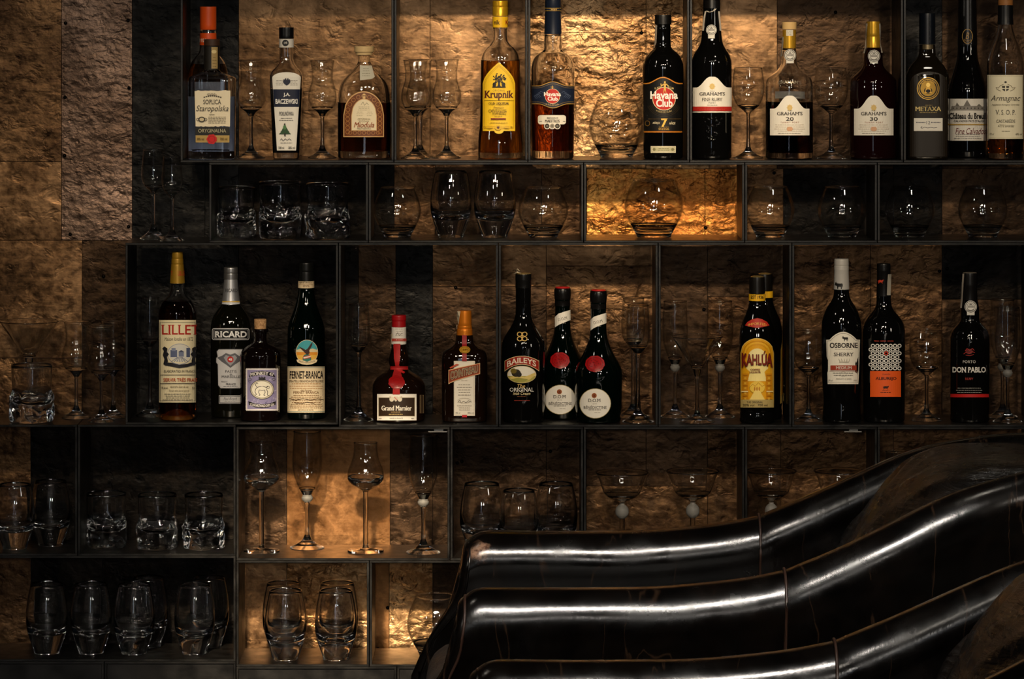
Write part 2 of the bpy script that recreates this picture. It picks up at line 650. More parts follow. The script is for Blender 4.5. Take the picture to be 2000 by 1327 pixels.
# ------------------------------------------------------------------ a printed layer on a bottle
class Print:
    def __init__(self, bottle, name, prof=None, n=None, q=None, eps=0.0006, label=None, rough=0.5, metal=0.0):
        self.b, self.name, self.eps = bottle, name, eps
        self.prof = prof or bottle.prof
        self.n = n or bottle.n
        self.q = q or bottle.q
        self.layer = 0
        self.bm = bmesh.new()
        self.cols = []
        self.note = label
        self.rough, self.metal = rough, metal

    def radius(self, z):
        p = self.prof
        if z >= p[0][0]:
            return p[0][1]
        for (za, ra), (zb, rb) in zip(p, p[1:]):
            if zb <= z <= za:
                return ra + (rb - ra) * ((za - z) / (za - zb) if za > zb else 0)
        return p[-1][1]

    def surf(self, px, py):
        o = self.b.origin
        eps = self.eps + 0.00011 * self.layer
        y = o.y - self.q * 0.035
        for _ in range(3):
            s = (D + y) / D
            x = (px - 1000) / 1000 * s - o.x
            z = H - (py - HY) / 1000 * s - o.z
            a = self.radius(z) + eps
            t = max(-0.985, min(0.985, x / a))
            yy = -a * self.q * (1 - abs(t) ** self.n) ** (1.0 / self.n) - (eps if self.n > 2 else 0)
            y = o.y + yy
        if abs(x) > 0.985 * a:
            # past the visible edge: carry on round the side of the glass
            ang = math.asin(0.985) + (abs(x / a) - 0.985) * 4.0
            return Vector((math.copysign(a * math.sin(ang), x), -a * self.q * math.cos(ang), z))
        return Vector((x, yy, z))

    def mat_index(self, col):
        if col not in self.cols:
            self.cols.append(col)
        return self.cols.index(col)

    def _merge(self, pts, faces, mi, bm2=None):
        vs = [self.bm.verts.new(self.surf(x, y)) for x, y in pts]
        for f in faces:
            try:
                nf = self.bm.faces.new([vs[i] for i in f])
            except ValueError:
                continue
            nf.material_index = mi
            nf.normal_update()
            if nf.normal.y > 0:
                nf.normal_flip()
        self.layer += 1

    def poly(self, pts, col, ystep=None):
        bm2 = bmesh.new()
        f = bm2.faces.new([bm2.verts.new((x, y, 0)) for x, y in pts])
        f.normal_update()
        bmesh.ops.triangulate(bm2, faces=[f], ngon_method='EAR_CLIP')
        bm2.verts.index_update()
        self._index(bm2, col, ystep)
        return self

    def _index(self, bm2, col, ystep):
        xs = [v.co.x for v in bm2.verts]
        ys = [v.co.y for v in bm2.verts]
        if max(xs) - min(xs) > 5:
            x = min(xs) + 4
            while x < max(xs):
                bmesh.ops.bisect_plane(bm2, geom=bm2.verts[:] + bm2.edges[:] + bm2.faces[:], plane_co=(x, 0, 0), plane_no=(1, 0, 0), dist=1e-5)
                x += 4
        if ystep:
            y = min(ys) + ystep
            while y < max(ys):
                bmesh.ops.bisect_plane(bm2, geom=bm2.verts[:] + bm2.edges[:] + bm2.faces[:], plane_co=(0, y, 0), plane_no=(0, 1, 0), dist=1e-5)
                y += ystep
        bm2.verts.index_update()
        bm2.verts.ensure_lookup_table()
        self._merge([(v.co.x, v.co.y) for v in bm2.verts], [[v.index for v in f.verts] for f in bm2.faces], self.mat_index(col))
        bm2.free()

    def rect(self, x0, y0, x1, y1, col, r=0.0, ystep=None):
        return self.poly(rrect(x0, y0, x1, y1, r), col, ystep)

    def ell(self, cx, cy, rx, ry, col, ystep=None):
        return self.poly(ellp(cx, cy, rx, ry), col, ystep)

    def ring(self, outer, inner, col):
        """A frame between two outlines with the same number of points."""
        n = len(outer)
        pts = list(outer) + list(inner)
        # subdivide long runs so that the frame follows round glass
        po, pi_ = [], []
        for k in range(n):
            a, b = outer[k], outer[(k + 1) % n]
            c, d = inner[k], inner[(k + 1) % n]
            m = max(1, int(abs(b[0] - a[0]) / 4))
            for j in range(m):
                t = j / m
                po.append((a[0] + (b[0] - a[0]) * t, a[1] + (b[1] - a[1]) * t))
                pi_.append((c[0] + (d[0] - c[0]) * t, c[1] + (d[1] - c[1]) * t))
        n = len(po)
        self._merge(po + pi_, [(i, (i + 1) % n, n + (i + 1) % n, n + i) for i in range(n)], self.mat_index(col))
        return self

    def frame(self, x0, y0, x1, y1, w, col, r=0.0):
        return self.ring(rrect(x0, y0, x1, y1, r), rrect(x0 + w, y0 + w, x1 - w, y1 - w, max(r - w, 0.01) if r else 0), col)

    def circle_line(self, cx, cy, rx, ry, w, col):
        return self.ring(ellp(cx, cy, rx, ry), ellp(cx, cy, rx - w, ry - w), col)

    def stroke(self, pts, w, col):
        for (xa, ya), (xb, yb) in zip(pts, pts[1:]):
            m = max(1, int(abs(xb - xa) / 5))
            l = math.hypot(xb - xa, yb - ya) or 1
            nx, ny = -(yb - ya) / l * w / 2, (xb - xa) / l * w / 2
            P_, F_ = [], []
            for k in range(m + 1):
                t = k / m
                x, y = xa + (xb - xa) * t, ya + (yb - ya) * t
                P_ += [(x + nx, y + ny), (x - nx, y - ny)]
            for k in range(m):
                F_.append((2 * k, 2 * k + 2, 2 * k + 3, 2 * k + 1))
            self._merge(P_, F_, self.mat_index(col))
            self.layer -= 1
        self.layer += 1
        return self

    def text(self, s, cx, cy, w, h, col, style='b', arc=0.0, rot=0.0, space=1.0, bow=0.0):
        """style letters: b bold, B heavier, s serif, i slanted, t thin. arc: how far the ends drop (picture units)."""
        bold = 0.03 if 'B' in style else 0.014 if 'b' in style else -0.004 if 't' in style else 0.0
        pts, faces = strips(text_geo(s, bold, 0.32 if 'i' in style else 0.0, 's' in style, space), w)
        ca, sa = math.cos(math.radians(rot)), math.sin(math.radians(rot))
        out = []
        for u, v in pts:
            x, y = (u - 0.5) * w, (0.5 - v) * h
            y *= 1 + bow * (2 * u - 1) ** 2
            y += arc * (2 * u - 1) ** 2
            out.append((cx + x * ca - y * sa, cy + x * sa + y * ca))
        if faces:
            self._merge(out, faces, self.mat_index(col))
        return self

    def fine(self, cx, y0, y1, n, w, col, h=0.9, seed=1, align='c'):
        """Rows of print too small to read: thin broken bars."""
        rnd = random.Random(seed)
        P_, F_ = [], []
        for k in range(n):
            y = y0 + (y1 - y0) * (k / max(1, n - 1))
            ww = w * (rnd.uniform(0.72, 1.0) if align == 'c' else 1.0)
            x, end = cx - ww / 2, cx + ww / 2
            while x < end - 1:
                l = min(rnd.uniform(2.0, 6.0), end - x)
                i = len(P_)
                P_ += [(x, y - h / 2), (x + l, y - h / 2), (x + l, y + h / 2), (x, y + h / 2)]
                F_.append((i, i + 1, i + 2, i + 3))
                x += l + 1.0
        self._merge(P_, F_, self.mat_index(col))
        return self

    def done(self):
        me = bpy.data.meshes.new(self.name)
        self.bm.to_mesh(me)
        self.bm.free()
        for p in me.polygons:
            p.use_smooth = False
        o = link(self.name, me, self.b.root)
        for c in self.cols:
            if c.startswith('@'):
                me.materials.append(paint(c[1:], 0.32, 0.75, 0.5))
            else:
                me.materials.append(paint(c, self.rough, self.metal))
        if self.note:
            o['label'] = self.note
        return o


# ------------------------------------------------------------------ bottles
class Bottle:
    """Built from its measured outline: (row, half-width) pairs at its own distance behind the shelf front."""

    def __init__(self, label, cx, d, floor_z, prof, n=2, q=1.0, name='bottle', cat='bottle', group=None, round_base=4):
        self.d, self.n, self.q = d, n, q
        p = place(cx, 0, d)
        floor_z += 0.0003
        self.origin = Vector((p.x, d, floor_z))
        self.cx = cx
        self.root = tag(empty(name, self.origin), label, cat, group)
        self.s = (D + d) / D
        zf = (H - floor_z) / self.s * 1000 + HY           # the row where the base centre stands
        pr = [p_ for p_ in prof if p_[0] < zf - 6]
        hw = prof[-1][1]
        if round_base:
            pr += [(zf - round_base, hw, 1), (zf - round_base * 0.35, hw - round_base * 0.22), (zf, hw - round_base, 1)]
        else:
            pr += [(zf, hw, 1)]
        self.zf = zf
        self.prof = self.local(pr)

    def local(self, pr, sub=5):
        """Measured outline -> (height, radius) in metres."""
        return [(H - (y - HY) / 1000 * self.s - self.origin.z, hw / 1000 * self.s) for y, hw in smooth_profile(pr, sub)]

    def lathe(self, name, mat, pr=None, n=None, q=None, seg=56, label=None, world=None, angle=40, deform=None):
        prof = world or (self.local(pr) if pr else self.prof)
        bm = bmesh.new()
        lathe_bm(bm, prof, n or self.n, q or self.q, seg, deform=deform)
        o = from_bm(name, bm, mat, self.root, True, angle)
        if label:
            o['label'] = label
        return o, prof

    def body(self, mat, name='body', **k):
        return self.lathe(name, mat, **k)[0]

    def shell(self, wall, base, liquid_mat=None, level=None, top_gap=3, name='body', mat=None):
        """Clear bottle: hollow above the liquid level, liquid set in the glass below it."""
        prof = self.prof
        mat = mat or GLASS
        zl = None if level is None else H - (level - HY) / 1000 * self.s - self.origin.z
        inner = [(z, max(r - wall, 0.0008)) for z, r in prof if z > base]
        inner[0] = (inner[0][0] - top_gap / 1000, inner[0][1])
        inner = [p for i, p in enumerate(inner) if i == 0 or p[0] < inner[0][0] - 1e-5]
        rb = inner[-1][1]
        inner += [(base + 0.0012, rb * 0.96), (base, rb * 0.82)]
        bm = bmesh.new()
        lathe_bm(bm, prof, self.n, self.q, 64)
        if zl is None:
            cav = inner
        else:
            cav = [p for p in inner if p[0] > zl] + [(zl, self._rad(inner, zl))]
        if len(cav) > 1:
            bm2 = bmesh.new()
            lathe_bm(bm2, cav, self.n, self.q, 64)
            bmesh.ops.recalc_face_normals(bm2, faces=bm2.faces)
            bmesh.ops.reverse_faces(bm2, faces=bm2.faces)
            tmp = bpy.data.meshes.new('tmp')
            bm2.to_mesh(tmp)
            bm2.free()
            bmesh.ops.recalc_face_normals(bm, faces=bm.faces)
            bm.from_mesh(tmp)
            bpy.data.meshes.remove(tmp)
        me = bpy.data.meshes.new(name)
        bm.to_mesh(me)
        bm.free()
        for p in me.polygons:
            p.use_smooth = True
        me.set_sharp_from_angle(angle=math.radians(45))
        link(name, me, self.root, (mat,))
        if liquid_mat is not None:
            low = [(zl - 0.0006, self._rad(inner, zl) - 0.0004)] + [(z, r - 0.0004) for z, r in inner if z < zl - 0.001]
            bm = bmesh.new()
            lathe_bm(bm, low, self.n, self.q, 64)
            from_bm('liquid', bm, liquid_mat, self.root, True, 45)

    @staticmethod
    def _rad(prof, z):
        for (za, ra), (zb, rb) in zip(prof, prof[1:]):
            if zb <= z <= za:
                return ra + (rb - ra) * ((za - z) / (za - zb) if za > zb else 0)
        return prof[-1][1]

    def print_(self, name, **k):
        return Print(self, name, **k)

    def strip(self, name, pts, w, col, off=0.0022, label=None):
        """A loose paper strip that runs down the glass (picture points)."""
        pr = Print(self, name, eps=off, label=label)
        P_, F_ = [], []
        for x, y in pts:
            P_ += [(x - w / 2, y), (x + w / 2, y)]
        for k in range(len(pts) - 1):
            F_.append((2 * k, 2 * k + 1, 2 * k + 3, 2 * k + 2))
        pr._merge(P_, F_, pr.mat_index(col))
        o = pr.done()
        sm = o.modifiers.new('paper', 'SOLIDIFY')
        sm.thickness = 0.0004
        return o

    def port_seal(self, cx, cy, r, tab):
        """White round guarantee seal with a tab under it."""
        s = self.print_('seal_label', eps=0.0012)
        s.rect(cx - r * 0.62, cy, cx + r * 0.62, tab, 'cfccc2', 0, 3)
        s.ell(cx, cy, r, r, 'd6d3ca', 3)
        s.circle_line(cx, cy, r * 0.94, r * 0.94, r * 0.10, '4c4a46')
        s.circle_line(cx, cy, r * 0.66, r * 0.66, r * 0.08, '6a6863')
        s.rect(cx - r * 0.5, cy - r * 0.18, cx + r * 0.5, cy + r * 0.16, '8d8a84')
        s.poly([(cx - r * 0.35, cy - r * 0.25), (cx, cy - r * 0.55), (cx + r * 0.35, cy - r * 0.25)], '6a6863')
        for a in range(-150, -20, 22):
            s.rect(cx + r * 0.8 * math.cos(math.radians(a)) - 0.5, cy + r * 0.8 * math.sin(math.radians(a)) - 0.5,
                   cx + r * 0.8 * math.cos(math.radians(a)) + 0.6, cy + r * 0.8 * math.sin(math.radians(a)) + 0.6, '5a5853')
        s.text('GARANTIA', cx, cy + r * 0.62, r * 1.1, r * 0.26, '55534e', 'b', arc=-r * 0.16)
        return s.done()


# ------------------------------------------------------------------ drinking glasses
def mm(prof):
    return [(h / 1000, r / 1000) for h, r in prof]


def cut_at(prof, h):
    """Radius of a falling outline at height h."""
    for (ha, ra), (hb_, rb) in zip(prof, prof[1:]):
        if hb_ <= h <= ha:
            return ra + (rb - ra) * ((ha - h) / (ha - hb_) if ha > hb_ else 0)
    return prof[-1][1]


def vessel(outer, hb, t, split):
    """Outline of the thin wall above height split, and of the solid glass below it (a dished floor inside)."""
    out = smooth_profile(outer)
    rim_h, rim_r = out[0]
    ro = cut_at(out, split)
    k = split - hb
    floor_ = [(hb, 0.0), (hb + 0.02 * k, 0.22 * ro), (hb + 0.08 * k, 0.45 * ro), (hb + 0.22 * k, 0.68 * ro), (hb + 0.45 * k, 0.86 * ro), (hb + 0.72 * k, 0.96 * ro)]
    upper = [p for p in out if p[0] > split + 0.2]
    wall = [(split + 1.0, ro - t)] + list(reversed([(h, max(r - t, 0.5)) for h, r in upper if h > split + 1.5])) + [(rim_h + t * 0.35, rim_r - t * 0.5)] + upper + [(split, ro)]
    solid = floor_ + [(split, ro)] + [p for p in out if p[0] < split - 0.2]
    return wall, solid


def finish(name, bm, mat, parent, smooth_angle=None):
    """Keep the winding (outside of the glass) as built: make every normal point out of the glass."""
    bmesh.ops.recalc_face_normals(bm, faces=bm.faces)
    bm.normal_update()
    # open pieces: judge by the lowest/outermost face
    best = max(bm.faces, key=lambda f: (f.calc_center_median().x))
    if best.normal.x < 0:
        bmesh.ops.reverse_faces(bm, faces=bm.faces)
    me = bpy.data.meshes.new(name)
    bm.to_mesh(me)
    bm.free()
    for p in me.polygons:
        p.use_smooth = True
    if smooth_angle:
        me.set_sharp_from_angle(angle=math.radians(smooth_angle))
    return link(name, me, parent, (mat,))


def rim_ring(o, rim, t, n=2):
    """Fire-polished bead that thickens the rim (second material of the bowl)."""
    h, r = rim[0] / 1000, (rim[1] - t * 0.5) / 1000
    bm = bmesh.new()
    bm.from_mesh(o.data)
    old = len(bm.faces)
    tube_bm(bm, [(x, y, h) for x, y in ring_xy(r, n, 1.0, 48)], 0.0011, 8, True)
    bm.faces.ensure_lookup_table()
    new = bm.faces[old:]
    bmesh.ops.recalc_face_normals(bm, faces=new)
    for f in new:
        f.material_index = 1
        f.smooth = True
    bm.to_mesh(o.data)
    bm.free()
    o.data.materials.append(GLASS)


def stemmed(name, bowl, hb, t, stem, foot, bead=None, seg=40, wall_mat=None):
    root = empty(name, (0, 0, 0))
    wall, solid = vessel(bowl, hb, t, hb + 7)
    bm = bmesh.new()
    lathe_bm(bm, mm(wall), 2, 1, seg, False, False)
    rim_ring(finish('bowl', bm, wall_mat or THIN, root), bowl[0], t)
    bm = bmesh.new()
    lathe_bm(bm, mm(solid), 2, 1, seg, False, False)
    finish('bowl_bottom', bm, GLASS, root)
    if bead:
        bm = bmesh.new()
        b = smooth_profile([bowl[-1]] + bead)
        lathe_bm(bm, mm(b), 2, 1, seg, False, False)
        o = finish('bead', bm, FROST, root)
        o['label'] = 'frosted glass bead'
        start = bead[-1]
    else:
        start = bowl[-1]
    bm = bmesh.new()
    lathe_bm(bm, mm(smooth_profile([start] + stem)), 2, 1, seg, False, False)
    finish('stem', bm, GLASS, root)
    bm = bmesh.new()
    f = smooth_profile([stem[-1]] + foot[:-1]) + [foot[-1], (foot[-1][0], 0.0)]
    lathe_bm(bm, mm(f), 2, 1, seg, False, False)
    finish('foot', bm, GLASS, root)
    return root


def tumbler(name, outer, hb, t, seg=48, n=2, deform=None, heavy=False):
    root = empty(name, (0, 0, 0))
    nn = (lambda z: 2 + (n - 2) * max(0.0, min(1.0, (0.062 - z) / 0.02))) if n != 2 else 2
    if heavy:
        # thick pressed glass: one piece, the hollow rounded like the inside of a bowl
        out = smooth_profile(outer)
        hi = hb + 34
        ri = cut_at(out, hi) - t
        hollow = [(hb, 0.0), (hb + 0.5, 0.25 * ri), (hb + 2.2, 0.48 * ri), (hb + 6, 0.70 * ri), (hb + 12, 0.86 * ri), (hb + 21, 0.955 * ri), (hi, ri)]
        up = [p for p in out if p[0] > hi + 1.0]
        prof = hollow + list(reversed([(h, r - t) for h, r in up])) + [(out[0][0] + t * 0.35, out[0][1] - t * 0.5)] + out + [(0.0, outer[-1][1] * 0.8), (2.0, outer[-1][1] * 0.55), (2.5, 0.0)]
        bm = bmesh.new()
        lathe_bm(bm, mm(prof), nn, 1.0, seg, False, False, deform=deform)
        finish('body', bm, GLASS, root)
        return root
    wall, solid = vessel(outer, hb, t, hb + (15 if n == 2 and hb > 25 else 10 if n == 2 else 14))
    solid += [(0.0, outer[-1][1] * 0.8), (2.0, outer[-1][1] * 0.55), (2.5, 0.0)]
    bm = bmesh.new()
    lathe_bm(bm, mm(wall), nn, 1.0, seg, False, False, deform=deform)
    rim_ring(finish('bowl', bm, THIN, root), outer[0], t)
    bm = bmesh.new()
    lathe_bm(bm, mm(solid), nn, 1.0, seg, False, False, deform=deform)
    o = finish('base', bm, GLASS, root)
    o['label'] = 'thick solid glass base'
    return root

# ------------------------------------------------------------------ the setting
DEPTH = 0.17       # shelf boxes
WALL = 0.238       # face of the copper sheets


def zrow(py):
    return H - (py - HY) / 1000


def build_wall():
    tones = list(COPPER)
    bm = bmesh.new()
    rnd = random.Random(11)
    tiles = [
        # x0, x1, y0, y1 in picture units, tone that also paints zones of light and shade
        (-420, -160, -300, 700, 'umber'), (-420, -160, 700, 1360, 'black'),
        (-160, 120, -300, 316, 'brown'), (-160, 120, 316, 470, 'bronze'), (-160, 160, 470, 700, 'bronze'), (-160, 60, 700, 1084, 'brown'), (60, 160, 700, 834, 'brown'), (-160, 60, 1084, 1600, 'brown'),
        (120, 258, -300, 470, 'rose'), (160, 258, 470, 832, 'umber'),
        (258, 466, -300, 322, 'slate'), (258, 400, 322, 474, 'slate'), (258, 466, 474, 834, 'slate'), (400, 466, 322, 474, 'slate'),
        (60, 466, 834, 1084, 'black'), (60, 200, 1084, 1600, 'black'), (200, 466, 1084, 1600, 'black'),
        (466, 560, 834, 1100, 'umber'), (466, 560, 1100, 1600, 'bronze'),
        (466, 770, -300, 316, 'bronze'), (466, 720, 316, 474, 'black'), (466, 700, 474, 834, 'black'),
        (770, 840, -300, 316, 'bronze'), (720, 770, 316, 474, 'black'), (700, 773, 474, 834, 'umber'),
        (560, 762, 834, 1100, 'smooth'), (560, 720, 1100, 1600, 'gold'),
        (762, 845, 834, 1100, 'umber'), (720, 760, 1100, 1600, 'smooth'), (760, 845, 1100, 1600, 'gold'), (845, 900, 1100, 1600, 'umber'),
        (840, 1035, -300, 316, 'bronze'), (770, 850, 316, 474, 'brown'), (773, 845, 474, 834, 'slate'),
        (850, 1058, 316, 474, 'umber'), (845, 970, 474, 560, 'bronze'), (845, 1067, 560, 834, 'umber'), (970, 1067, 474, 560, 'bronze'),
        (845, 1067, 834, 1100, 'umber'),
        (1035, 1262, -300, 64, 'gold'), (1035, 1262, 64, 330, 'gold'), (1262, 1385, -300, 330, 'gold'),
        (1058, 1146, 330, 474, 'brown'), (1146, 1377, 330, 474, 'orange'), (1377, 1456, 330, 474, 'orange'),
        (1067, 1290, 474, 520, 'bronze'), (1067, 1290, 520, 834, 'brown'), (1290, 1382, 474, 834, 'umber'),
        (1067, 1145, 834, 1100, 'umber'), (1145, 1262, 834, 950, 'umber'), (1145, 1382, 950, 1100, 'brown'), (1262, 1382, 834, 950, 'umber'),
        (1385, 1518, -300, 330, 'bronze'), (1456, 1530, 330, 474, 'brown'), (1382, 1548, 474, 580, 'umber'), (1382, 1548, 580, 834, 'brown'),
        (1382, 1525, 834, 1100, 'brown'),
        (1518, 1745, -300, 330, 'umber'), (1530, 1745, 330, 474, 'black'), (1548, 1700, 474, 834, 'brown'), (1700, 1840, 474, 834, 'brown'),
        (1525, 1745, 834, 1100, 'brown'),
        (1745, 1840, -300, 330, 'slate'), (1745, 1840, 330, 474, 'black'), (1840, 2060, -300, 330, 'umber'), (1840, 2060, 330, 474, 'umber'),
        (1840, 2060, 474, 585, 'black'), (1840, 2060, 585, 834, 'umber'), (1745, 2060, 834, 1100, 'brown'),
        (2060, 2420, -300, 500, 'umber'), (2060, 2420, 500, 1600, 'umber'),
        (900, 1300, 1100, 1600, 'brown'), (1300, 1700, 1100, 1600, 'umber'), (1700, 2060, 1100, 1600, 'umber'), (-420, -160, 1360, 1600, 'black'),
    ]
    s = (D + WALL) / D
    for x0, x1, y0, y1, tone in tiles:
        a, b = place(x0, y1, WALL), place(x1, y0, WALL)
        z0 = max(a.z, 0.0)
        z1 = b.z
        dy = rnd.uniform(0, 0.0016)
        tx, tz = rnd.uniform(-0.006, 0.006), rnd.uniform(-0.004, 0.004)
        g = 0.0006
        nx, nz = max(2, int((b.x - a.x) / 0.03)), max(2, int((z1 - z0) / 0.03))
        mi = tones.index(tone)
        seed = rnd.uniform(0, 50)
        amp = {'smooth': 0.0006, 'slate': 0.0016, 'black': 0.0014}.get(tone, 0.0022)
        grid = []
        for j in range(nz + 1):
            row = []
            for i in range(nx + 1):
                x = a.x + g + (b.x - a.x - 2 * g) * i / nx
                z = z0 + g + (z1 - z0 - 2 * g) * j / nz
                y = WALL + dy + tx * (x - (a.x + b.x) / 2) + tz * (z - (z0 + z1) / 2)
                y += amp * noise.noise(Vector((x * 14 + seed, z * 18, seed)))
                if i in (0, nx) or j in (0, nz):
                    y += 0.0012
                row.append(bm.verts.new((x, y, z)))
            grid.append(row)
        for j in range(nz):
            for i in range(nx):
                f = bm.faces.new((grid[j][i], grid[j][i + 1], grid[j + 1][i + 1], grid[j + 1][i]))
                f.material_index = mi
        edge = [r[0] for r in grid]
        # thickness of the sheet
        rimv = [grid[0][i] for i in range(nx + 1)] + [grid[j][nx] for j in range(1, nz + 1)] + [grid[nz][i] for i in range(nx - 1, -1, -1)] + [grid[j][0] for j in range(nz - 1, 0, -1)]
        back = [bm.verts.new((v.co.x, WALL + 0.012, v.co.z)) for v in rimv]
        m = len(rimv)
        for k in range(m):
            f = bm.faces.new((rimv[k], back[k], back[(k + 1) % m], rimv[(k + 1) % m]))
            f.material_index = mi
    me = bpy.data.meshes.new('wall_back')
    bm.to_mesh(me)
    bm.free()
    for p in me.polygons:
        p.use_smooth = True
    me.set_sharp_from_angle(angle=math.radians(50))
    w = link('wall_back', me, None, [COPPER[t] for t in tones])
    w['kind'] = 'structure'
    # masonry behind the sheets
    bm = bmesh.new()
    box_bm(bm, -1.9, 2.0, WALL + 0.012, WALL + 0.16, 0, 2.6)
    o = from_bm('wall_backing', bm, paint('0c0a08', 0.9), w, False)
    # dark nail heads along the sheet edges
    bm = bmesh.new()
    for px, py in ((126, 304), (252, 172), (251, 443), (137, 458), (128, 45), (250, 40), (127, 190), (1253, 64), (1632, 24), (1850, 525), (1378, 445),
                   (893, 905), (890, 562), (757, 1188), (738, 1268), (452, 560), (1375, 605), (1075, 882), (902, 902), (1512, 338), (202, 540), (1835, 530)):
        p = place(px, py, WALL)
        prof = [(0.0018, 0.0), (0.0012, 0.0024), (-0.001, 0.0036)]
        m2 = bmesh.new()
        lathe_bm(m2, prof, 2, 1, 14, False, True)
        for v in m2.verts:
            v.co = Vector((p.x + v.co.x, WALL - 0.0008 - v.co.z, p.z + v.co.y))
        t = bpy.data.meshes.new('t')
        m2.to_mesh(t)
        m2.free()
        bm.from_mesh(t)
        bpy.data.meshes.remove(t)
    from_bm('nail_heads', bm, paint('120e0b', 0.35, 0.8), w, True, 60)
    bm = bmesh.new()
    box_bm(bm, -6, 6, -12, WALL + 0.16, -0.06, 0.0)
    f = from_bm('floor', bm, wood_floor(), None, False)
    f['kind'] = 'structure'


build_wall()


def shelf_box(label, x0, y0, x1, y1, brackets=(), name='shelf_box', closed=False, gap=0.6):
    """Open steel box, front edge on the shelf front plane. Picture units = millimetres there."""
    X0, X1 = (x0 - 1000 + gap) / 1000, (x1 - 1000 - gap) / 1000
    Z0, Z1 = max(zrow(y1), 0.0), zrow(y0)
    root = tag(empty(name, ((X0 + X1) / 2, DEPTH / 2, Z0)), label, 'shelf', 'steel shelf boxes' if not closed else 'steel plinth boxes')
    t = 0.0045
    cx = (X0 + X1) / 2
    w, hgt = (X1 - X0) / 2, Z1 - Z0
    hd = DEPTH / 2

    def panel(nm, *a):
        bm = bmesh.new()
        box_bm(bm, *a)
        bmesh.ops.bevel(bm, geom=bm.edges[:], offset=0.0006, segments=1, affect='EDGES')
        from_bm(nm, bm, STEEL, root, False)
    e = 0.0002
    panel('bottom_panel', -w, w, -hd, hd, e, t)
    panel('top_panel', -w, w, -hd, hd, hgt - t, hgt - e)
    panel('side_panel', -w, -w + t, -hd, hd, t, hgt - t)
    panel('side_panel', w - t, w, -hd, hd, t, hgt - t)
    if closed:
        panel('front_panel', -w + t, w - t, -hd + 0.004, -hd + 0.008, t, hgt - t)
    for bx0, bx1, by in brackets:
        bm = bmesh.new()
        xa, xb = (bx0 - 1000) / 1000 - cx, (bx1 - 1000) / 1000 - cx
        z = zrow(by) - Z0
        box_bm(bm, xa, xb, -hd + 0.012, -hd + 0.03, z - 0.0012, z + 0.0012)
        box_bm(bm, xa + 0.3 * (xb - xa), xa + 0.8 * (xb - xa), -hd + 0.016, -hd + 0.026, z, hgt - t)
        o = from_bm('bracket', bm, paint('9a958c', 0.35, 0.9), root, False)
        o['label'] = 'small bright metal bracket'
    return root


B1, B2, B3, B4, B5 = 317.5, 474.5, 834.5, 1095.5, 1303.0
shelf_box('top row steel box holding the orange-capped, navy-labelled and cork-topped bottles', 352, -40, 769.5, B1)
shelf_box('top row steel box holding three grappa glasses and the yellow-labelled amber bottle', 769.5, -40, 1031, B1)
shelf_box('top row steel box holding two rum bottles and a big round snifter', 1031, -40, 1347, B1)
shelf_box('top row steel box holding three port bottles and two wine glasses', 1347, -40, 1764.5, B1)
shelf_box('top row steel box with the medallion bottle and two brandy bottles', 1764.5, -40, 2182, B1)
shelf_box('low steel box holding three hammered rocks glasses', 408, B1, 719.5, B2)
shelf_box('low steel box holding two snifters and two barrel tumblers', 719.5, B1, 1140, B2)
shelf_box('low steel box lit orange with one large snifter inside', 1140, B1, 1454.5, B2)
shelf_box('low steel box with two small snifters beside the orange lit box', 1454.5, B1, 1713.5, B2)
shelf_box('low steel box with two small snifters under the black medallion bottle', 1713.5, B1, 2130, B2)
B3L = 830.0
shelf_box('tall steel box holding the cream, silver, purple and green bottles', 244.5, B2, 661, B3L)
shelf_box('tall steel box holding the red-sealed flask and the orange-capped square bottle', 661, B2, 973.5, B3)
shelf_box('tall steel box holding the cream liqueur and two red-sealed herbal bottles', 973.5, B2, 1285.5, B3)
shelf_box('tall steel box holding champagne flutes, a martini glass and coffee liqueur', 1285.5, B2, 1546.5, B3)
shelf_box('tall steel box holding three dark fortified wine bottles and stemware', 1546.5, B2, 2024, B3)
B4L = 1086.5
shelf_box('dark steel box with two barrel tumblers beneath the martini glass', -205, B3L, 151.5, B4L)
shelf_box('dark steel box with three rocks glasses in a row', 151.5, B3L, 461, B4L)
shelf_box('steel box with two tasting glasses and two tall flutes', 461, B3, 879, B4, [(836, 873, 845)])
shelf_box('steel box with three barrel tumblers behind the armchair arm', 879, B3, 1139.5, B4)
shelf_box('steel box with two coupe glasses above the armchair arm', 1139.5, B3, 1454.5, B4)
shelf_box('steel box with two coupe glasses partly hidden by the armchair', 1454.5, B3, 1713.5, B4, [(1650, 1684, 845)])
shelf_box('steel box mostly hidden by the top of the armchair', 1713.5, B3, 2024, B4)
B5L = 1293.0
shelf_box('dark bottom row steel box with six barrel tumblers', -205, B4L, 461, B5L)
shelf_box('gold lit bottom row steel box with four thick tumblers', 461, B4, 721.5, B5)
shelf_box('gold lit bottom row steel box with a snifter beside the armchair', 721.5, B4, 1139.5, B5)
shelf_box('bottom row steel box behind the leather armchair', 1139.5, B4, 2024, B5)
shelf_box('closed black plinth box under the six dark tumblers', -205, B5L, 203.5, 1570, name='plinth_box', closed=True)
shelf_box('closed black plinth box between the two floor seams', 203.5, B5L, 461, 1570, name='plinth_box', closed=True)
shelf_box('closed black plinth box under the four thick tumblers', 461, B5, 775, 1570, name='plinth_box', closed=True)
shelf_box('long closed black plinth box running behind the armchair', 775, B5, 2024, 1570, name='plinth_box', closed=True)

F1, F2, F3, F3L, F4, F4L, F5, F5L = (zrow(v - 4.5) for v in (B1, B2, B3, B3L, B4, B4L, B5, B5L))
TOP3 = zrow(B2)        # top of the tall box under the two cordial glasses
TOP4 = zrow(B3L)       # top of the dark boxes at the free end of the shelf

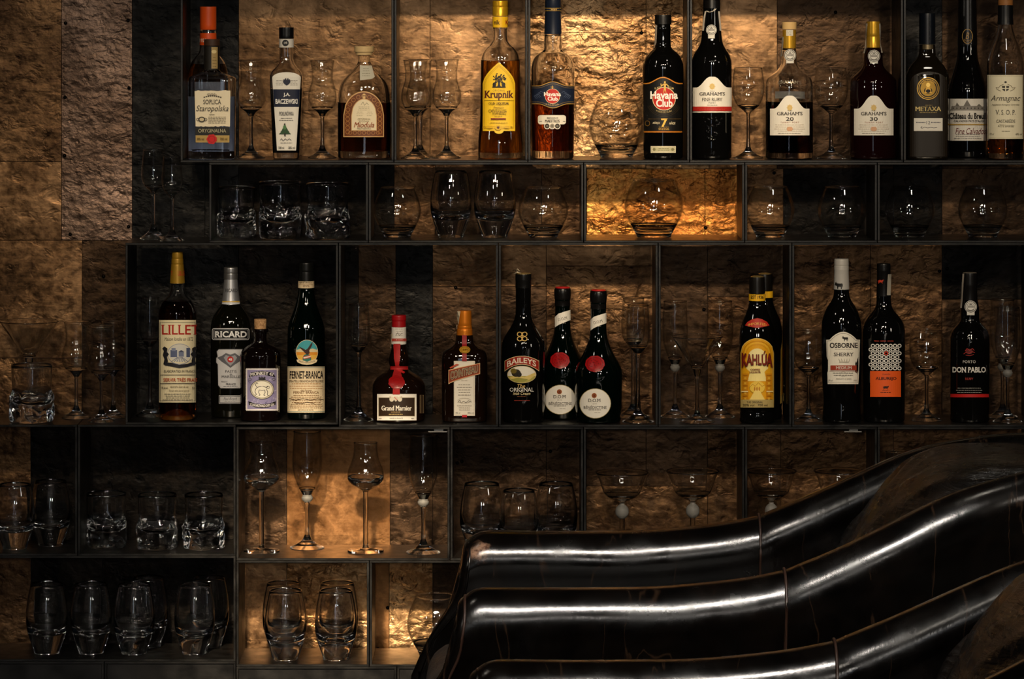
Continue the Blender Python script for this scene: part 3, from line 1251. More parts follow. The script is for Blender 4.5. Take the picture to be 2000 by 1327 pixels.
# ------------------------------------------------------------------ glasses: one of each kind, then copies
GRAPPA = stemmed('grappa_glass', [(190, 23.5), (168, 20.3), (152, 20.8), (137, 25), (121, 28), (107, 26.2), (97, 19), (89, 9.5), (82, 5)], 93, 1.0,
                 [(77, 3.7), (45, 3.2), (24, 4.2)], [(15, 8), (8, 16), (2.6, 26), (1.2, 28), (0, 28)])
WINE = stemmed('wine_glass', [(176, 28), (155, 31), (138, 32), (118, 29.5), (103, 22), (94, 11.5), (88, 5)], 97, 1.0,
               [(82, 3.6), (45, 3.3), (22, 4.4)], [(14, 8), (7, 17), (2.4, 27), (1.2, 30), (0, 30)])
CORDIAL = stemmed('cordial_glass', [(172, 19.5), (150, 21.5), (128, 23), (112, 21.5), (100, 15), (93, 7), (88, 4.5)], 97, 1.0,
                  [(82, 3.4), (48, 3.2), (28, 4)], [(17, 8), (8, 17), (2.4, 25), (1.2, 26.5), (0, 26.5)])
FLUTE = stemmed('flute_glass', [(226, 19), (195, 21), (168, 21.5), (152, 19.5), (140, 12), (133, 6)], 141, 1.0,
                [(122, 4), (65, 3.5), (25, 5)], [(15, 10), (6, 21), (2.2, 28), (1.2, 29), (0, 29)])
CHAMP = stemmed('champagne_flute', [(225, 24.4), (198, 25.8), (168, 27), (147, 25.5), (127, 20), (112, 13), (103, 8.5)], 109, 1.0,
                [(84, 4.2), (45, 3.5), (25, 4.5)], [(14, 10), (6, 22), (2.2, 30), (1.2, 31), (0, 31)],
                bead=[(100, 8.6), (97, 10.2), (93, 9.4), (90, 7)])
TASTING = stemmed('tasting_glass', [(209, 23), (192, 23.5), (177, 26.5), (163, 32), (151, 35.5), (140, 35.5), (130, 28), (122, 15), (117, 6.5)], 138, 1.2,
                  [(110, 5), (60, 4.8), (12, 5)], [(7.5, 7), (6, 14), (4, 33), (2.5, 35.5), (0, 35.5)])
MARTINI = stemmed('martini_glass', [(165, 50), (164, 49.3, 1), (130, 27, 1), (104, 10), (97, 7.2), (88, 5)], 100, 1.2,
                  [(80, 3.8), (45, 3.5), (22, 4.2)], [(13, 8), (6, 20), (2.2, 33), (1.2, 35), (0, 35)], wall_mat=GLASS)
COUPE = stemmed('coupe_glass', [(155, 52), (141, 45), (126, 40), (112, 33.5), (104, 22), (99, 10), (95, 5)], 106, 1.1,
                [(63, 5.2), (45, 5), (25, 6)], [(14, 10), (6, 22), (2.2, 32), (1.2, 34), (0, 34)],
                bead=[(92, 5, 1), (89, 9), (84, 12.4), (78, 13.2), (72, 12), (67, 8), (65, 5, 1)], wall_mat=GLASS)
SNIFTER = tumbler('snifter_glass', [(97, 34), (78, 42.8), (62, 47.6), (50, 48.5), (38, 46), (22, 38.5), (8, 30.5), (1, 28, 1)], 13, 1.3)
BARREL = tumbler('barrel_tumbler', [(130, 32), (104, 37.6), (76, 41), (50, 40), (24, 32.5), (7, 26), (1, 24.5, 1)], 36, 2.0, heavy=True)


def dent(co):
    k = max(0.0, min(1.0, (0.074 - co.z) / 0.03))
    if co.x * co.x + co.y * co.y < 0.0009:
        return co
    n = noise.noise(Vector((co.x * 62, co.y * 62, co.z * 70 + 4)))
    return Vector((co.x * (1 + 0.085 * n * k), co.y * (1 + 0.085 * n * k), co.z))


ROCKS = tumbler('rocks_glass', [(107, 41), (80, 40), (60, 38.6), (45, 39.4), (25, 39.2), (7, 38.4), (1, 36, 1)], 30, 1.8, 72, 3.2, dent, True)
_used = set()


def put(proto, label, cx, d, floor_z, group, sx=1.0, sz=None, rot=0.0):
    p = place(cx, 0, d)
    if proto.name in _used:
        o = copy_tree(proto)
    else:
        o = proto
        _used.add(proto.name)
    s = (D + d) / D
    o.location = (p.x, d, floor_z + 0.0002)
    o.scale = (sx * s, sx * s, (sz if sz else sx) * s)
    o.rotation_euler = (0, 0, rot)
    return tag(o, label, 'glass', group)


GG, GW, GC, GF, GCH, GT, GM, GCO, GS, GB, GR = ('grappa glasses', 'wine glasses', 'cordial glasses', 'slim flutes', 'champagne flutes', 'tasting glasses',
                                                'martini glasses', 'coupe glasses', 'snifters', 'barrel tumblers', 'rocks glasses')
# top row
put(GRAPPA, 'grappa glass between the clear cream-labelled bottle and the navy-labelled bottle', 490.5, 0.085, F1, GG)
put(GRAPPA, 'grappa glass between the navy-labelled bottle and the cork-topped arch-labelled bottle', 629.5, 0.085, F1, GG)
put(GRAPPA, 'front grappa glass of the overlapping pair by the shelf divider', 811.5, 0.055, F1, GG, 1.01)
put(GRAPPA, 'grappa glass standing behind another, its stem seen beside the front stem', 821, 0.125, F1, GG, 1.0)
put(GRAPPA, 'grappa glass standing nearest the yellow-labelled amber bottle', 872.4, 0.075, F1, GG, 1.01)
put(SNIFTER, 'big round snifter between the two rum bottles on the top row', 1204, 0.085, F1, GS, 1.11, 1.16)
put(WINE, 'wine glass between the red-banded port and the clear-necked port bottle', 1461.4, 0.085, F1, GW, 0.98, 1.0)
put(WINE, 'wine glass between the two gold-necked port bottles', 1623.4, 0.08, F1, GW, 1.05, 1.0)
# second row
put(CORDIAL, 'taller cordial glass standing on the end of the tall box', 299.5, 0.11, TOP3, GC, 1.02, 1.01)
put(CORDIAL, 'shorter cordial glass in front, overlapping the taller one', 336, 0.05, TOP3, GC, 0.9, 0.955)
put(ROCKS, 'hammered rocks glass, smallest of three, by the box divider', 462, 0.08, F2, GR, 0.88, 0.92, 0.5)
put(ROCKS, 'hammered rocks glass, middle of three in the low box', 547, 0.055, F2, GR, 1.02, 1.03, 0.1)
put(ROCKS, 'hammered rocks glass, last of three, nearest the snifters', 640, 0.058, F2, GR, 1.03, 1.0, 1.9)
put(SNIFTER, 'snifter next to the hammered rocks glasses', 776, 0.085, F2, GS, 0.95, 1.0)
put(BARREL, 'barrel tumbler in the low box beside the first snifter', 880.7, 0.075, F2, GB, 0.99, 1.0)
put(BARREL, 'barrel tumbler in the low box, beside the second snifter', 966.4, 0.07, F2, GB, 1.0, 1.0)
put(SNIFTER, 'snifter beside the two barrel tumblers and the orange lit box', 1061, 0.085, F2, GS, 1.01, 1.0)
put(SNIFTER, 'large snifter alone in the orange lit box', 1276.9, 0.08, F2, GS, 1.19, 1.16)
put(SNIFTER, 'small snifter just past the orange lit box', 1504, 0.08, F2, GS, 0.98, 1.02)
put(SNIFTER, 'small snifter under the ruby port with the gold neck', 1644.7, 0.08, F2, GS, 0.99, 1.02)
put(SNIFTER, 'small snifter below the black bottle with a gold medallion', 1776.7, 0.08, F2, GS, 0.99, 1.02)
put(SNIFTER, 'small snifter at the far end of the low row', 1919.3, 0.08, F2, GS, 0.99, 1.02)
# third row
put(MARTINI, 'large martini glass behind a rocks glass on the shelf end', 57, 0.127, TOP4, GM, 1.15, 1.13)
put(ROCKS, 'rocks glass standing in front of the martini glass', 62, 0.046, TOP4, GR, 0.98, 1.04, 0.8)
put(GRAPPA, 'grappa glass beside the martini glass, first of the trio', 149, 0.11, TOP4, GG, 1.02, 0.985)
put(GRAPPA, 'grappa glass standing in front of the trio', 198, 0.05, TOP4, GG, 0.96, 0.98)
put(GRAPPA, 'grappa glass half hidden behind the front one of the trio', 221, 0.118, TOP4, GG, 0.94, 0.985)
put(FLUTE, 'slim flute half hidden behind the cream-labelled aperitif bottle', 293, 0.105, F3L, GF, 0.95, 1.02)
put(FLUTE, 'slim flute standing alone beside the red-sealed flask', 700.7, 0.075, F3, GF, 1.0, 1.0)
put(FLUTE, 'wide flute in front of its twin beside the herbal liqueur bottles', 1246, 0.045, F3, GF, 1.08, 1.01)
put(FLUTE, 'wide flute behind its twin by the box divider', 1237, 0.122, F3, GF, 1.1, 1.03)
put(CHAMP, 'champagne flute with frosted bead behind the martini glass, by the divider', 1318.5, 0.125, F3, GCH, 0.93, 1.005)
put(CHAMP, 'champagne flute with frosted bead between martini glass and coffee liqueur', 1406, 0.125, F3, GCH, 0.97, 1.005)
put(MARTINI, 'martini glass in front of the two champagne flutes', 1361.7, 0.045, F3, GM, 1.0, 1.01)
put(WINE, 'wine glass in front of the pale-capped sherry bottle', 1579, 0.07, F3, GW, 0.97, 1.0)
put(WINE, 'wine glass between the orange-labelled wine and the white-lettered port', 1809.6, 0.075, F3, GW, 1.06, 1.0)
put(CHAMP, 'champagne flute behind its twin at the far end of the tall box', 1958, 0.122, F3, GCH, 0.95, 1.02)
put(CHAMP, 'champagne flute in front of its twin at the far end', 1968, 0.048, F3, GCH, 0.95, 0.99)
# fourth row
put(BARREL, 'barrel tumbler in the dark box cut by the picture edge', 29, 0.06, F4L, GB, 0.95, 0.97)
put(BARREL, 'barrel tumbler in the dark box next to the rocks glasses', 99, 0.1, F4L, GB, 0.95, 0.97)
put(ROCKS, 'rocks glass in the dark box, first of three', 208, 0.085, F4L, GR, 0.95, 0.98, 0.3)
put(ROCKS, 'rocks glass in the dark box, middle of three', 307, 0.065, F4L, GR, 0.93, 0.99, 1.2)
put(ROCKS, 'rocks glass in the dark box, beside the tasting glass', 398, 0.065, F4L, GR, 0.92, 0.99, 2.3)
put(TASTING, 'tasting glass nearest the dark rocks glasses', 511, 0.08, F4, GT, 1.0, 1.02)
put(CHAMP, 'tall flute with frosted bead between the two tasting glasses', 600, 0.13, F4, GCH, 1.08, 1.01)
put(TASTING, 'tasting glass between the two tall flutes', 714, 0.08, F4, GT, 1.0, 1.02)
put(CHAMP, 'tall flute with frosted bead by the metal bracket', 826.7, 0.07, F4, GCH, 1.08, 1.02)
put(BARREL, 'barrel tumbler peeking over the end of the armchair arm', 941, 0.085, F4, GB, 1.05, 1.02)
put(BARREL, 'barrel tumbler in the middle of three behind the armchair arm', 1013.6, 0.06, F4, GB, 0.95, 0.95)
put(BARREL, 'barrel tumbler next to the divider behind the armchair arm', 1086, 0.085, F4, GB, 1.02, 1.02)
put(COUPE, 'coupe glass with frosted bead beside the divider over the arm', 1215, 0.08, F4, GCO, 1.0, 1.0)
put(COUPE, 'coupe glass with frosted bead, second along over the arm', 1353, 0.08, F4, GCO, 1.0, 1.02)
put(COUPE, 'coupe glass with its stem hidden by the armchair arm', 1506.5, 0.08, F4, GCO, 0.95, 1.02)
put(COUPE, 'coupe glass mostly hidden behind the rising armchair arm', 1639, 0.08, F4, GCO, 0.95, 1.02)
put(TASTING, 'tasting glass whose rim just shows above the armchair', 1749, 0.08, F4, GT, 0.85, 0.94)
# fifth row
put(BARREL, 'barrel tumbler in the bottom dark box, first of the row', 91.7, 0.06, F5L, GB, 1.0, 1.05)
put(BARREL, 'barrel tumbler in the bottom dark box, second of the row', 178, 0.06, F5L, GB, 0.98, 1.05)
put(BARREL, 'barrel tumbler in the bottom dark box, front of the overlapping pair', 262, 0.055, F5L, GB, 0.98, 1.05)
put(BARREL, 'barrel tumbler in the bottom dark box, rear of the middle overlap', 290, 0.127, F5L, GB, 0.95, 1.05)
put(BARREL, 'barrel tumbler in the bottom dark box, front of the last overlap', 380, 0.055, F5L, GB, 0.96, 1.05)
put(BARREL, 'barrel tumbler in the bottom dark box, rear of the last overlap', 409, 0.127, F5L, GB, 0.93, 1.05)
put(BARREL, 'thick tumbler in front, in the gold lit box by the dark corner', 558, 0.048, F5, GB, 1.0, 1.04)
put(BARREL, 'thick tumbler behind the one by the dark corner', 553.5, 0.128, F5, GB, 1.0, 1.04)
put(BARREL, 'thick tumbler in front, in the gold lit box by the divider', 656, 0.048, F5, GB, 1.0, 1.04)
put(BARREL, 'thick tumbler behind the one by the divider', 659, 0.128, F5, GB, 1.0, 1.04)
put(SNIFTER, 'large snifter half hidden behind the front edge of the armchair', 852, 0.085, F5, GS, 1.18, 1.21)

# ------------------------------------------------------------------ bottles of the top row
CREAM, INK, WHITE, GOLD = 'e6dcc0', '1a1715', 'e9e6df', '@c9a24a'


def krup_tree(p, cx, cy):
    rnd = random.Random(4)
    for k in range(46):
        a, r = rnd.uniform(PI * 0.96, PI * 2.04), rnd.uniform(3, 13)
        p.ell(cx + r * math.cos(a) * 1.05, cy + 2 + r * math.sin(a) * 1.0, 1.5, 1.1, INK)
        p.layer -= 1
    p.layer += 1
    for dx in (-10, -6, -2.5, 2.5, 6, 10):
        p.stroke([(cx, cy + 10), (cx + dx * 0.5, cy + 2), (cx + dx, cy - 4)], 1.0, INK)
    p.poly([(cx - 1.6, cy), (cx + 1.6, cy), (cx + 2, cy + 12), (cx + 4, cy + 16), (cx - 4, cy + 16), (cx - 2, cy + 12)], INK)
    for s in (-1, 1):
        p.ell(cx + s * 9, cy + 11.5, 3.4, 4.6, INK)
        p.ell(cx + s * 6, cy + 6.5, 2, 2.2, INK)
    p.rect(cx - 13, cy + 15, cx + 13, cy + 17, INK)


# orange-capped bottle at the back
b = Bottle('amber-brown bottle with a tall orange screw cap behind the clear cream-labelled bottle', 406.5, 0.12, F1,
           [(58, 15.5), (90, 16.5), (103, 19), (112, 26), (122, 32.5), (136, 37), (152, 38.5), (200, 38.5), (313, 38.5)])
b.shell(0.0025, 0.008, liquid('brown_spirit', (0.55, 0.24, 0.05)), 125)
_, cp = b.lathe('cap', paint('e2551a', 0.4), [(13, 15.5, 1), (13.2, 16), (57, 16, 1), (58, 15.4)])
o, cp2 = b.lathe('cap_band', paint('d94f18', 0.4), [(64.5, 16, 1), (88, 16.6, 1)])
p = b.print_('cap_lettering', prof=cp2)
p.text('1920', 396.5, 79, 13, 7, 'f0e2cf', 'b')
p.done()

p = b.print_('label')  # plain pale label added to lighten the clear bottle in front
p.rect(372, 160, 441, 290, '9aa0b2')
p.done()

# clear square bottle
b = Bottle('square clear bottle with torn cream label, brown cork cap and red wax seal', 413.8, 0.034, F1,
           [(88, 12.5), (92, 15), (97, 14.6), (130, 14.2), (138, 16), (143, 26), (147.5, 37), (152, 44), (160, 46.6), (230, 46.2), (313, 45.5)], 5, 0.55)
b.shell(0.0045, 0.016, liquid('pale_vodka', (0.70, 0.76, 0.86)), 188)
b.lathe('cork_cap', paint('3a2416', 0.55), [(76.5, 14, 1), (77.5, 15.4), (89, 15.4, 1)], 2, 1)
nb, np_ = b.lathe('neck_band', paint('1d1a15', 0.5), [(90, 15.4, 1), (136, 15.0, 1)], 2, 1)
p = b.print_('neck_label', prof=np_, n=2, q=1)
p.rect(413, 92, 425, 134, 'a48b58')
p.ell(418, 101, 5, 3.5, 'd8c48c')
p.fine(419, 112, 130, 4, 9, '5b4a2c')
p.done()
p = b.print_('label')
rnd = random.Random(2)
torn = [(380 + 70 * k / 24, 177.2 + rnd.uniform(-0.8, 0.8)) for k in range(25)] + [(449.2, 247)] + [(448 - 66 * k / 24, 247 + rnd.uniform(-0.9, 0.9)) for k in range(25)]
p.poly(torn, 'e2d6b8')
p.rect(381.5, 249, 448.5, 264, '14140f')
p.rect(382, 264.6, 448, 278.5, 'a98d4c')
p.fine(413.5, 183, 186.5, 3, 22, '6b6252')
for k in range(9):
    p.ell(399 + k * 4, 190 - 3 * math.sin(PI * k / 8), 1.7, 1.4, '4a4338')
p.text('SOPLICA', 414.5, 199, 35, 9, INK, 's')
p.text('Staropolska', 414.5, 213.5, 63, 15, '26221d', 'it')
p.rect(409, 223.6, 419, 224.6, '6b6252')
p.ell(394, 233.5, 7, 5.5, '3d372d')
p.circle_line(386.5, 233.5, 3, 3, 0.9, '3d372d')
p.circle_line(401.5, 233.5, 3, 3, 0.9, '3d372d')
p.ell(394, 233.5, 4.4, 3.2, 'c9bb97')
p.fine(424, 228.5, 240, 5, 34, '7a715e', 0.9, 3, 'l')
p.text('ORYGINALNA', 414.5, 255.5, 54, 7, 'b9b28f', 'n')
p.text('38% vol', 391.5, 271.5, 14, 5, '5a4416', 'b')
p.text('700 ml', 437, 271.5, 14, 5, '5a4416', 'b')
p.done()
p = b.print_('wax_seal', eps=0.0026, rough=0.3)
p.poly([(413.5 + (9.6 + 0.8 * math.sin(k * 1.7)) * math.cos(k * PI / 12), 272 + (9.6 + 0.8 * math.sin(k * 1.7)) * math.sin(k * PI / 12)) for k in range(24)], 'c0140f')
p.circle_line(413.5, 272, 6.6, 6.6, 1, '8d0d0a')
o = p.done()
o.modifiers.new('thick', 'SOLIDIFY').thickness = 0.002

# navy label bottle
b = Bottle('tapered clear bottle of dark liqueur with white and navy label and black cap', 559.4, 0.06, F1,
           [(76, 13), (93, 13), (112, 13.2), (122, 15.5), (131, 21), (139, 28), (147, 31.5), (156, 32.2), (240, 28.5), (313, 26)], 3.6, 0.85)
b.shell(0.003, 0.012, liquid('navy_liqueur', (0.03, 0.045, 0.09)), 172)
b.lathe('cap', paint('0b0b0d', 0.3), [(53.5, 13.5, 1), (54.5, 14.4), (74, 14.4, 1), (75.5, 14)], 2, 1)
_, np_ = b.lathe('neck_band', paint('d8d3c8', 0.5), [(76, 14.3, 1), (92.5, 14.2, 1)], 2, 1)
p = b.print_('neck_label', prof=np_, n=2, q=1)
p.ell(557.5, 84, 6.4, 6.4, '16171d')
p.text('JAB', 557.5, 84, 7, 5, 'd8d3c8', 'b')
p.done()
p = b.print_('label', eps=0.0011)


def xw(y):
    return 28.2 + (18.6 - 28.2) * (y - 145) / (294 - 145)


shape = [(559.6 + xw(150) * math.cos(a), 152 - 11 * math.sin(a)) for a in [PI - PI * k / 12 for k in range(13)]]
p.poly(shape + [(559.6 + xw(294), 294), (559.6 - xw(294), 294)], 'e4e0d4', 3)
p.poly([(559.6 - xw(174.5), 174.5), (559.6 + xw(174.5), 174.5), (559.6 + xw(209), 209), (559.6 - xw(209), 209)], '161d33')
p.fine(546, 157.5, 166, 4, 15, '77726a', 0.8, 5)
p.fine(574, 157.5, 166, 4, 15, '77726a', 0.8, 6)
p.ell(560, 161.5, 3.6, 5.5, '23273a')
for s in (-1, 1):
    p.poly([(560, 158), (560 + s * 6, 154.5), (560 + s * 7.5, 160), (560 + s * 5, 164), (560, 167)], '23273a')
    p.ell(560 + s * 2.2, 154.8, 1.6, 1.8, '23273a')
p.text('J.A.', 560, 185.5, 13, 8.6, 'e8e6e0', 'B')
p.text('BACZEWSKI', 559.6, 198.2, 43, 9.6, 'e8e6e0', 'B')
p.text('PIOŁUNÓWKA', 559.6, 221, 28, 10, '3d3c40', 'b')
p.fine(559.6, 231, 235, 2, 28, '77726a', 1, 8)
for yy, w in ((246, 3), (250, 6), (254, 9), (258, 12)):
    p.poly([(556.5, yy - 6), (556.5 + w, yy + 4), (556.5 - w, yy + 4)], '26492a')
p.ell(556, 249, 3.2, 4.5, '4c7a48')
p.ell(556, 243, 1.6, 1.8, '3a3530')
p.rect(555, 260, 558, 266, '2a2822')
p.stroke([(547, 274), (550, 271), (553, 275), (557, 271), (561, 274), (565, 271), (569, 274)], 0.9, '3a3842')
p.fine(559, 279, 279, 1, 30, '77726a')
p.text('500 ml', 549.5, 288.5, 11, 4.5, '2a2822', 'b')
p.text('38% vol', 569.5, 288.5, 13, 4.5, '2a2822', 'b')
p.done()

# cork-topped oval flask
b = Bottle('broad-shouldered clear flask of dark mead with brown arch label and cork stopper', 711.2, 0.075, F1,
           [(116, 10.5), (122, 12.5), (128, 15), (139, 24), (150, 35), (162, 44), (176, 49), (200, 51.5), (260, 51.5), (313, 51)], 2.3, 0.55)
b.shell(0.0035, 0.014, liquid('dark_mead', (0.24, 0.07, 0.015)), 200)
b.lathe('stopper_top', paint('c9ad7c', 0.6), [(90, 16, 1), (91, 19.2), (101, 19.2, 1), (103, 16.5), (107, 16, 1)], 2, 1)
b.lathe('cork', CORK, [(106, 11.5, 1), (121, 11, 1)], 2, 1)
p = b.print_('neck_label', eps=0.0008)
p.poly([(703, 128), (726, 128), (732, 150), (727, 154), (703, 157)], 'b9b5a4', 3)
p.fine(715, 134, 148, 4, 16, '77735f')
p.done()
p = b.print_('label')
p.poly(arch(670.5, 750, 178.5, 225, 268), 'caa06a')
p.poly(arch(672.5, 748.3, 180.5, 226, 266), '6a3a1e')
for k in range(19):
    t = k / 18
    if t < 0.25:
        x, y = 679, 258 - t / 0.25 * 38
    elif t > 0.75:
        x, y = 742, 220 + (t - 0.75) / 0.25 * 38
    else:
        a = PI - (t - 0.25) / 0.5 * PI
        x, y = 710.5 + 31.5 * math.cos(a), 220 - 32 * math.sin(a)
    p.circle_line(x, y, 4.2, 4.2, 1.0, 'a8743f')
    p.layer -= 1
p.layer += 2
for k in range(7):
    p.circle_line(684 + 9 * k, 259.5, 3.6, 3.6, 0.9, 'a8743f')
    p.layer -= 1
p.layer += 2
p.poly(arch(686, 736, 193, 226, 255.5), 'caa06a')
p.poly(arch(687.2, 734.8, 194.5, 226.5, 254.3), 'e3d5b4')
p.ell(711, 188, 4.4, 5, 'd9b378')
p.text('M', 711, 188, 6, 6, '6a3a1e', 'b')
p.stroke([(705, 205), (709, 199), (712, 206), (716, 201), (720, 205)], 0.9, '8d8468')
p.fine(711, 209, 215, 3, 26, '9a8f72', 0.8, 12)
p.fine(703, 219, 226, 3, 14, '9a8f72', 0.8, 13)
p.fine(722, 219, 226, 3, 12, '9a8f72', 0.8, 14)
p.text('ORYGINALNA', 711, 232.5, 25, 4, '7a6a48', 'n', arc=0.6)
p.text('SYCONA', 711, 237.2, 20, 3.4, '7a6a48', 'n')
p.text('Miodula', 711, 244, 40, 10.5, '9a4a1c', 'bi')
p.text('PREZYDENCKA', 711, 251.6, 27, 3.4, '7a6a48', 'n')
p.done()

# yellow label
b = Bottle('amber honey liqueur bottle with pointed yellow label and golden cap', 977, 0.068, F1,
           [(53, 14), (76, 14.5), (86, 19), (96, 29), (106, 35), (117, 37.2), (124, 38), (200, 39), (238, 40), (262, 42), (280, 43.4), (313, 43.6)], 2.5, 0.95)
b.shell(0.003, 0.012, liquid('honey_liqueur', (0.86, 0.40, 0.06)), 118)
b.lathe('cap', paint('c99b1f', 0.3, 0.55), [(1, 14, 1), (3, 15.2), (12, 15.2, 1), (13, 14.6, 1), (14, 15.2, 1), (31, 15.4, 1)], 2, 1)
_, np_ = b.lathe('neck_band', paint('e0b01c', 0.4), [(32.5, 15.4, 1), (53.5, 15.0, 1)], 2, 1)
p = b.print_('neck_label', prof=np_, n=2, q=1)
p.text('nik', 970.5, 43.5, 11, 9, '3b2410', 'B')
p.text('K', 990, 43.5, 5, 8.5, '8c2a16', 'B')
p.done()
p = b.print_('label')
o1 = arch(942.8, 1006, 121.5, 163, 256, True)
p.poly(o1, 'e6bd24', 5)
p.ell(974.5, 256, 9, 5.5, 'e6bd24')
i1 = [(974.4 + (x - 974.4) * 0.93, 190 + (y - 190) * 0.93) for x, y in o1]
i2 = [(974.4 + (x - 974.4) * 0.915, 190 + (y - 190) * 0.918) for x, y in o1]
p.ring(i1, i2, 'a9801a')
i3 = [(974.4 + (x - 974.4) * 0.88, 190 + (y - 190) * 0.885) for x, y in o1]
i4 = [(974.4 + (x - 974.4) * 0.868, 190 + (y - 190) * 0.875) for x, y in o1]
p.ring(i3, i4, 'a9801a')
krup_tree(p, 974.6, 154)
p.rect(946.5, 174, 1003.5, 196, 'e6bd24')
p.text('ORIGINAL', 974.6, 177, 24, 3.6, '6b4a12', 'n', space=1.3)
p.text('Krupnik', 974.6, 186.5, 57, 19, '4e1a10', 'Bs')
p.text('OLD LIQUEUR', 974.2, 202.6, 40, 5.6, '3b2410', 'bs')
p.text('Premium', 974, 210, 20, 4, '7a5a16', 'i')
p.fine(975, 214.5, 223, 4, 36, '5c420f', 1, 21)
p.circle_line(957, 216.5, 3, 3, 0.8, '5c420f')
p.fine(973, 227, 227, 1, 20, '7a5a16')
p.rect(958.5, 231, 988.5, 233.6, '7a2418', 1)
p.fine(974, 240, 240, 1, 46, '8d6c14')
p.ell(973, 249.5, 6, 5, 'd3a91c')
p.poly([(970.5, 247), (975.5, 247), (975.5, 250), (973, 253), (970.5, 250)], '4e1a10')
p.rect(952, 246, 962, 251, 'cda21c')
p.rect(985, 246, 995, 251, 'cda21c')
p.text('38% vol', 946.5, 248.5, 5, 3, '6b4a12', 'b')
p.text('70 cl', 999.8, 248.5, 5, 3, '6b4a12', 'b')
p.done()


def club_disc(p, cx, cy, r, tw, th, l1, l2):
    p.ell(cx, cy, r * 1.06, r * 1.06, 'd9c9a0')
    p.ell(cx, cy, r, r, 'b8231a')
    p.text('Havana', cx, cy - r * 0.32 + l1, tw, th, 'f1ece2', 'B')
    p.text('Club', cx + r * 0.03, cy + r * 0.36 + l2, tw * 0.6, th, 'f1ece2', 'B')


def figure(p, cx, y0, y1, col):
    h = y1 - y0
    p.ell(cx, y0 + h * 0.1, h * 0.07, h * 0.08, col)
    p.poly([(cx - h * 0.1, y0 + h * 0.2), (cx + h * 0.1, y0 + h * 0.2), (cx + h * 0.07, y0 + h * 0.55), (cx + h * 0.12, y1), (cx, y0 + h * 0.65), (cx - h * 0.12, y1), (cx - h * 0.07, y0 + h * 0.55)], col)
    p.stroke([(cx - h * 0.1, y0 + h * 0.24), (cx - h * 0.26, y0 + h * 0.42), (cx - h * 0.3, y0 + h * 0.2)], h * 0.07, col)
    p.stroke([(cx + h * 0.1, y0 + h * 0.24), (cx + h * 0.28, y0 + h * 0.4)], h * 0.07, col)


# navy rum
b = Bottle('dark rum bottle with wavy navy label, red disc and navy capsule', 1080, 0.062, F1,
           [(66, 15.5), (70, 16.5), (80, 17.6), (94, 17.6), (100, 20), (107, 30), (115, 37), (126, 41), (140, 42.4), (200, 42.2), (313, 40.6)])
b.shell(0.003, 0.016, liquid('dark_rum', (0.34, 0.07, 0.012)), 168)
b.lathe('cap', paint('141c2c', 0.35), [(-4, 15.2, 1), (14, 15.6, 1), (15, 15.2, 1), (66.5, 16.8, 1)])
p = b.print_('neck_band', prof=b.local([(14, 15.5), (66.5, 16.8)]), eps=0.0007)
p.rect(1064, 15.5, 1096, 21.5, 'a5832f')
p.rect(1064, 16.6, 1096, 20.4, '141c2c')
p.text('HAVANA', 1082, 18.5, 12, 2.6, 'd3a94a', 'b')
p.done()
p = b.print_('label')


def wavy(x0, x1, yt, yb, a, n=24):
    cx = (x0 + x1) / 2
    t = [(x0 + (x1 - x0) * k / n) for k in range(n + 1)]
    h = lambda x: 0.5 + 0.5 * math.cos(PI * min(1, abs(x - cx) / ((x1 - x0) * 0.36)))
    return [(x, yt - a * h(x)) for x in t] + [(x, yb + a * h(x)) for x in reversed(t)]


p.poly(wavy(1038.5, 1121.5, 168.5, 203.5, 8), '1a2338')
top = wavy(1038.5, 1121.5, 167.3, 203.5, 8)
for part, off in ((top[:25], 1.4), (top[25:], -1.4)):
    p.poly([(x, y) for x, y in part] + [(x, y + off) for x, y in reversed(part)], 'b48a3e')
    p.poly([(x, y + 3 * off) for x, y in part] + [(x, y + 3.5 * off) for x, y in reversed(part)], '8a7440')
for s in (-1, 1):
    for q in range(4):
        p.stroke([(1079 + s * (18 + 4 * q), 181 + 2 * q), (1079 + s * (23 + 4 * q), 178 + 3 * q), (1079 + s * (27 + 3 * q), 185 + q), (1079 + s * (22 + 3 * q), 190 + q)], 0.7, '55617a')
figure(p, 1079, 167, 177, 'c8a24a')
club_disc(p, 1079, 188, 14, 33, 8, 0.4, -0.2)
p.text('El Ron de Cuba', 1079, 204.5, 26, 3.2, 'b8a778', 'n', arc=-1.2)
p.done()
p = b.print_('lower_label')
p.rect(1050.5, 225, 1105.5, 243, 'ded7c6', 5)
for dx in (-10, 0, 10):
    p.ell(1078.6 + dx, 246.5, 6, 6, 'ded7c6')
for dx, c in ((-10, '2b2722'), (0, '8d8576'), (10, '2b2722')):
    p.ell(1078.6 + dx, 246.3, 4.6, 4.6, c)
    p.ell(1078.6 + dx, 246.3, 2.4, 2.4, '6b6455')
p.text('SELECCION DE', 1079, 230.6, 22, 3.2, INK, 'b')
p.text('MAESTROS', 1078.6, 236.6, 29, 5.4, INK, 'Bs')
p.fine(1056, 237, 237, 1, 8, '5a5448')
p.fine(1102, 237, 237, 1, 6, '5a5448')
p.done()

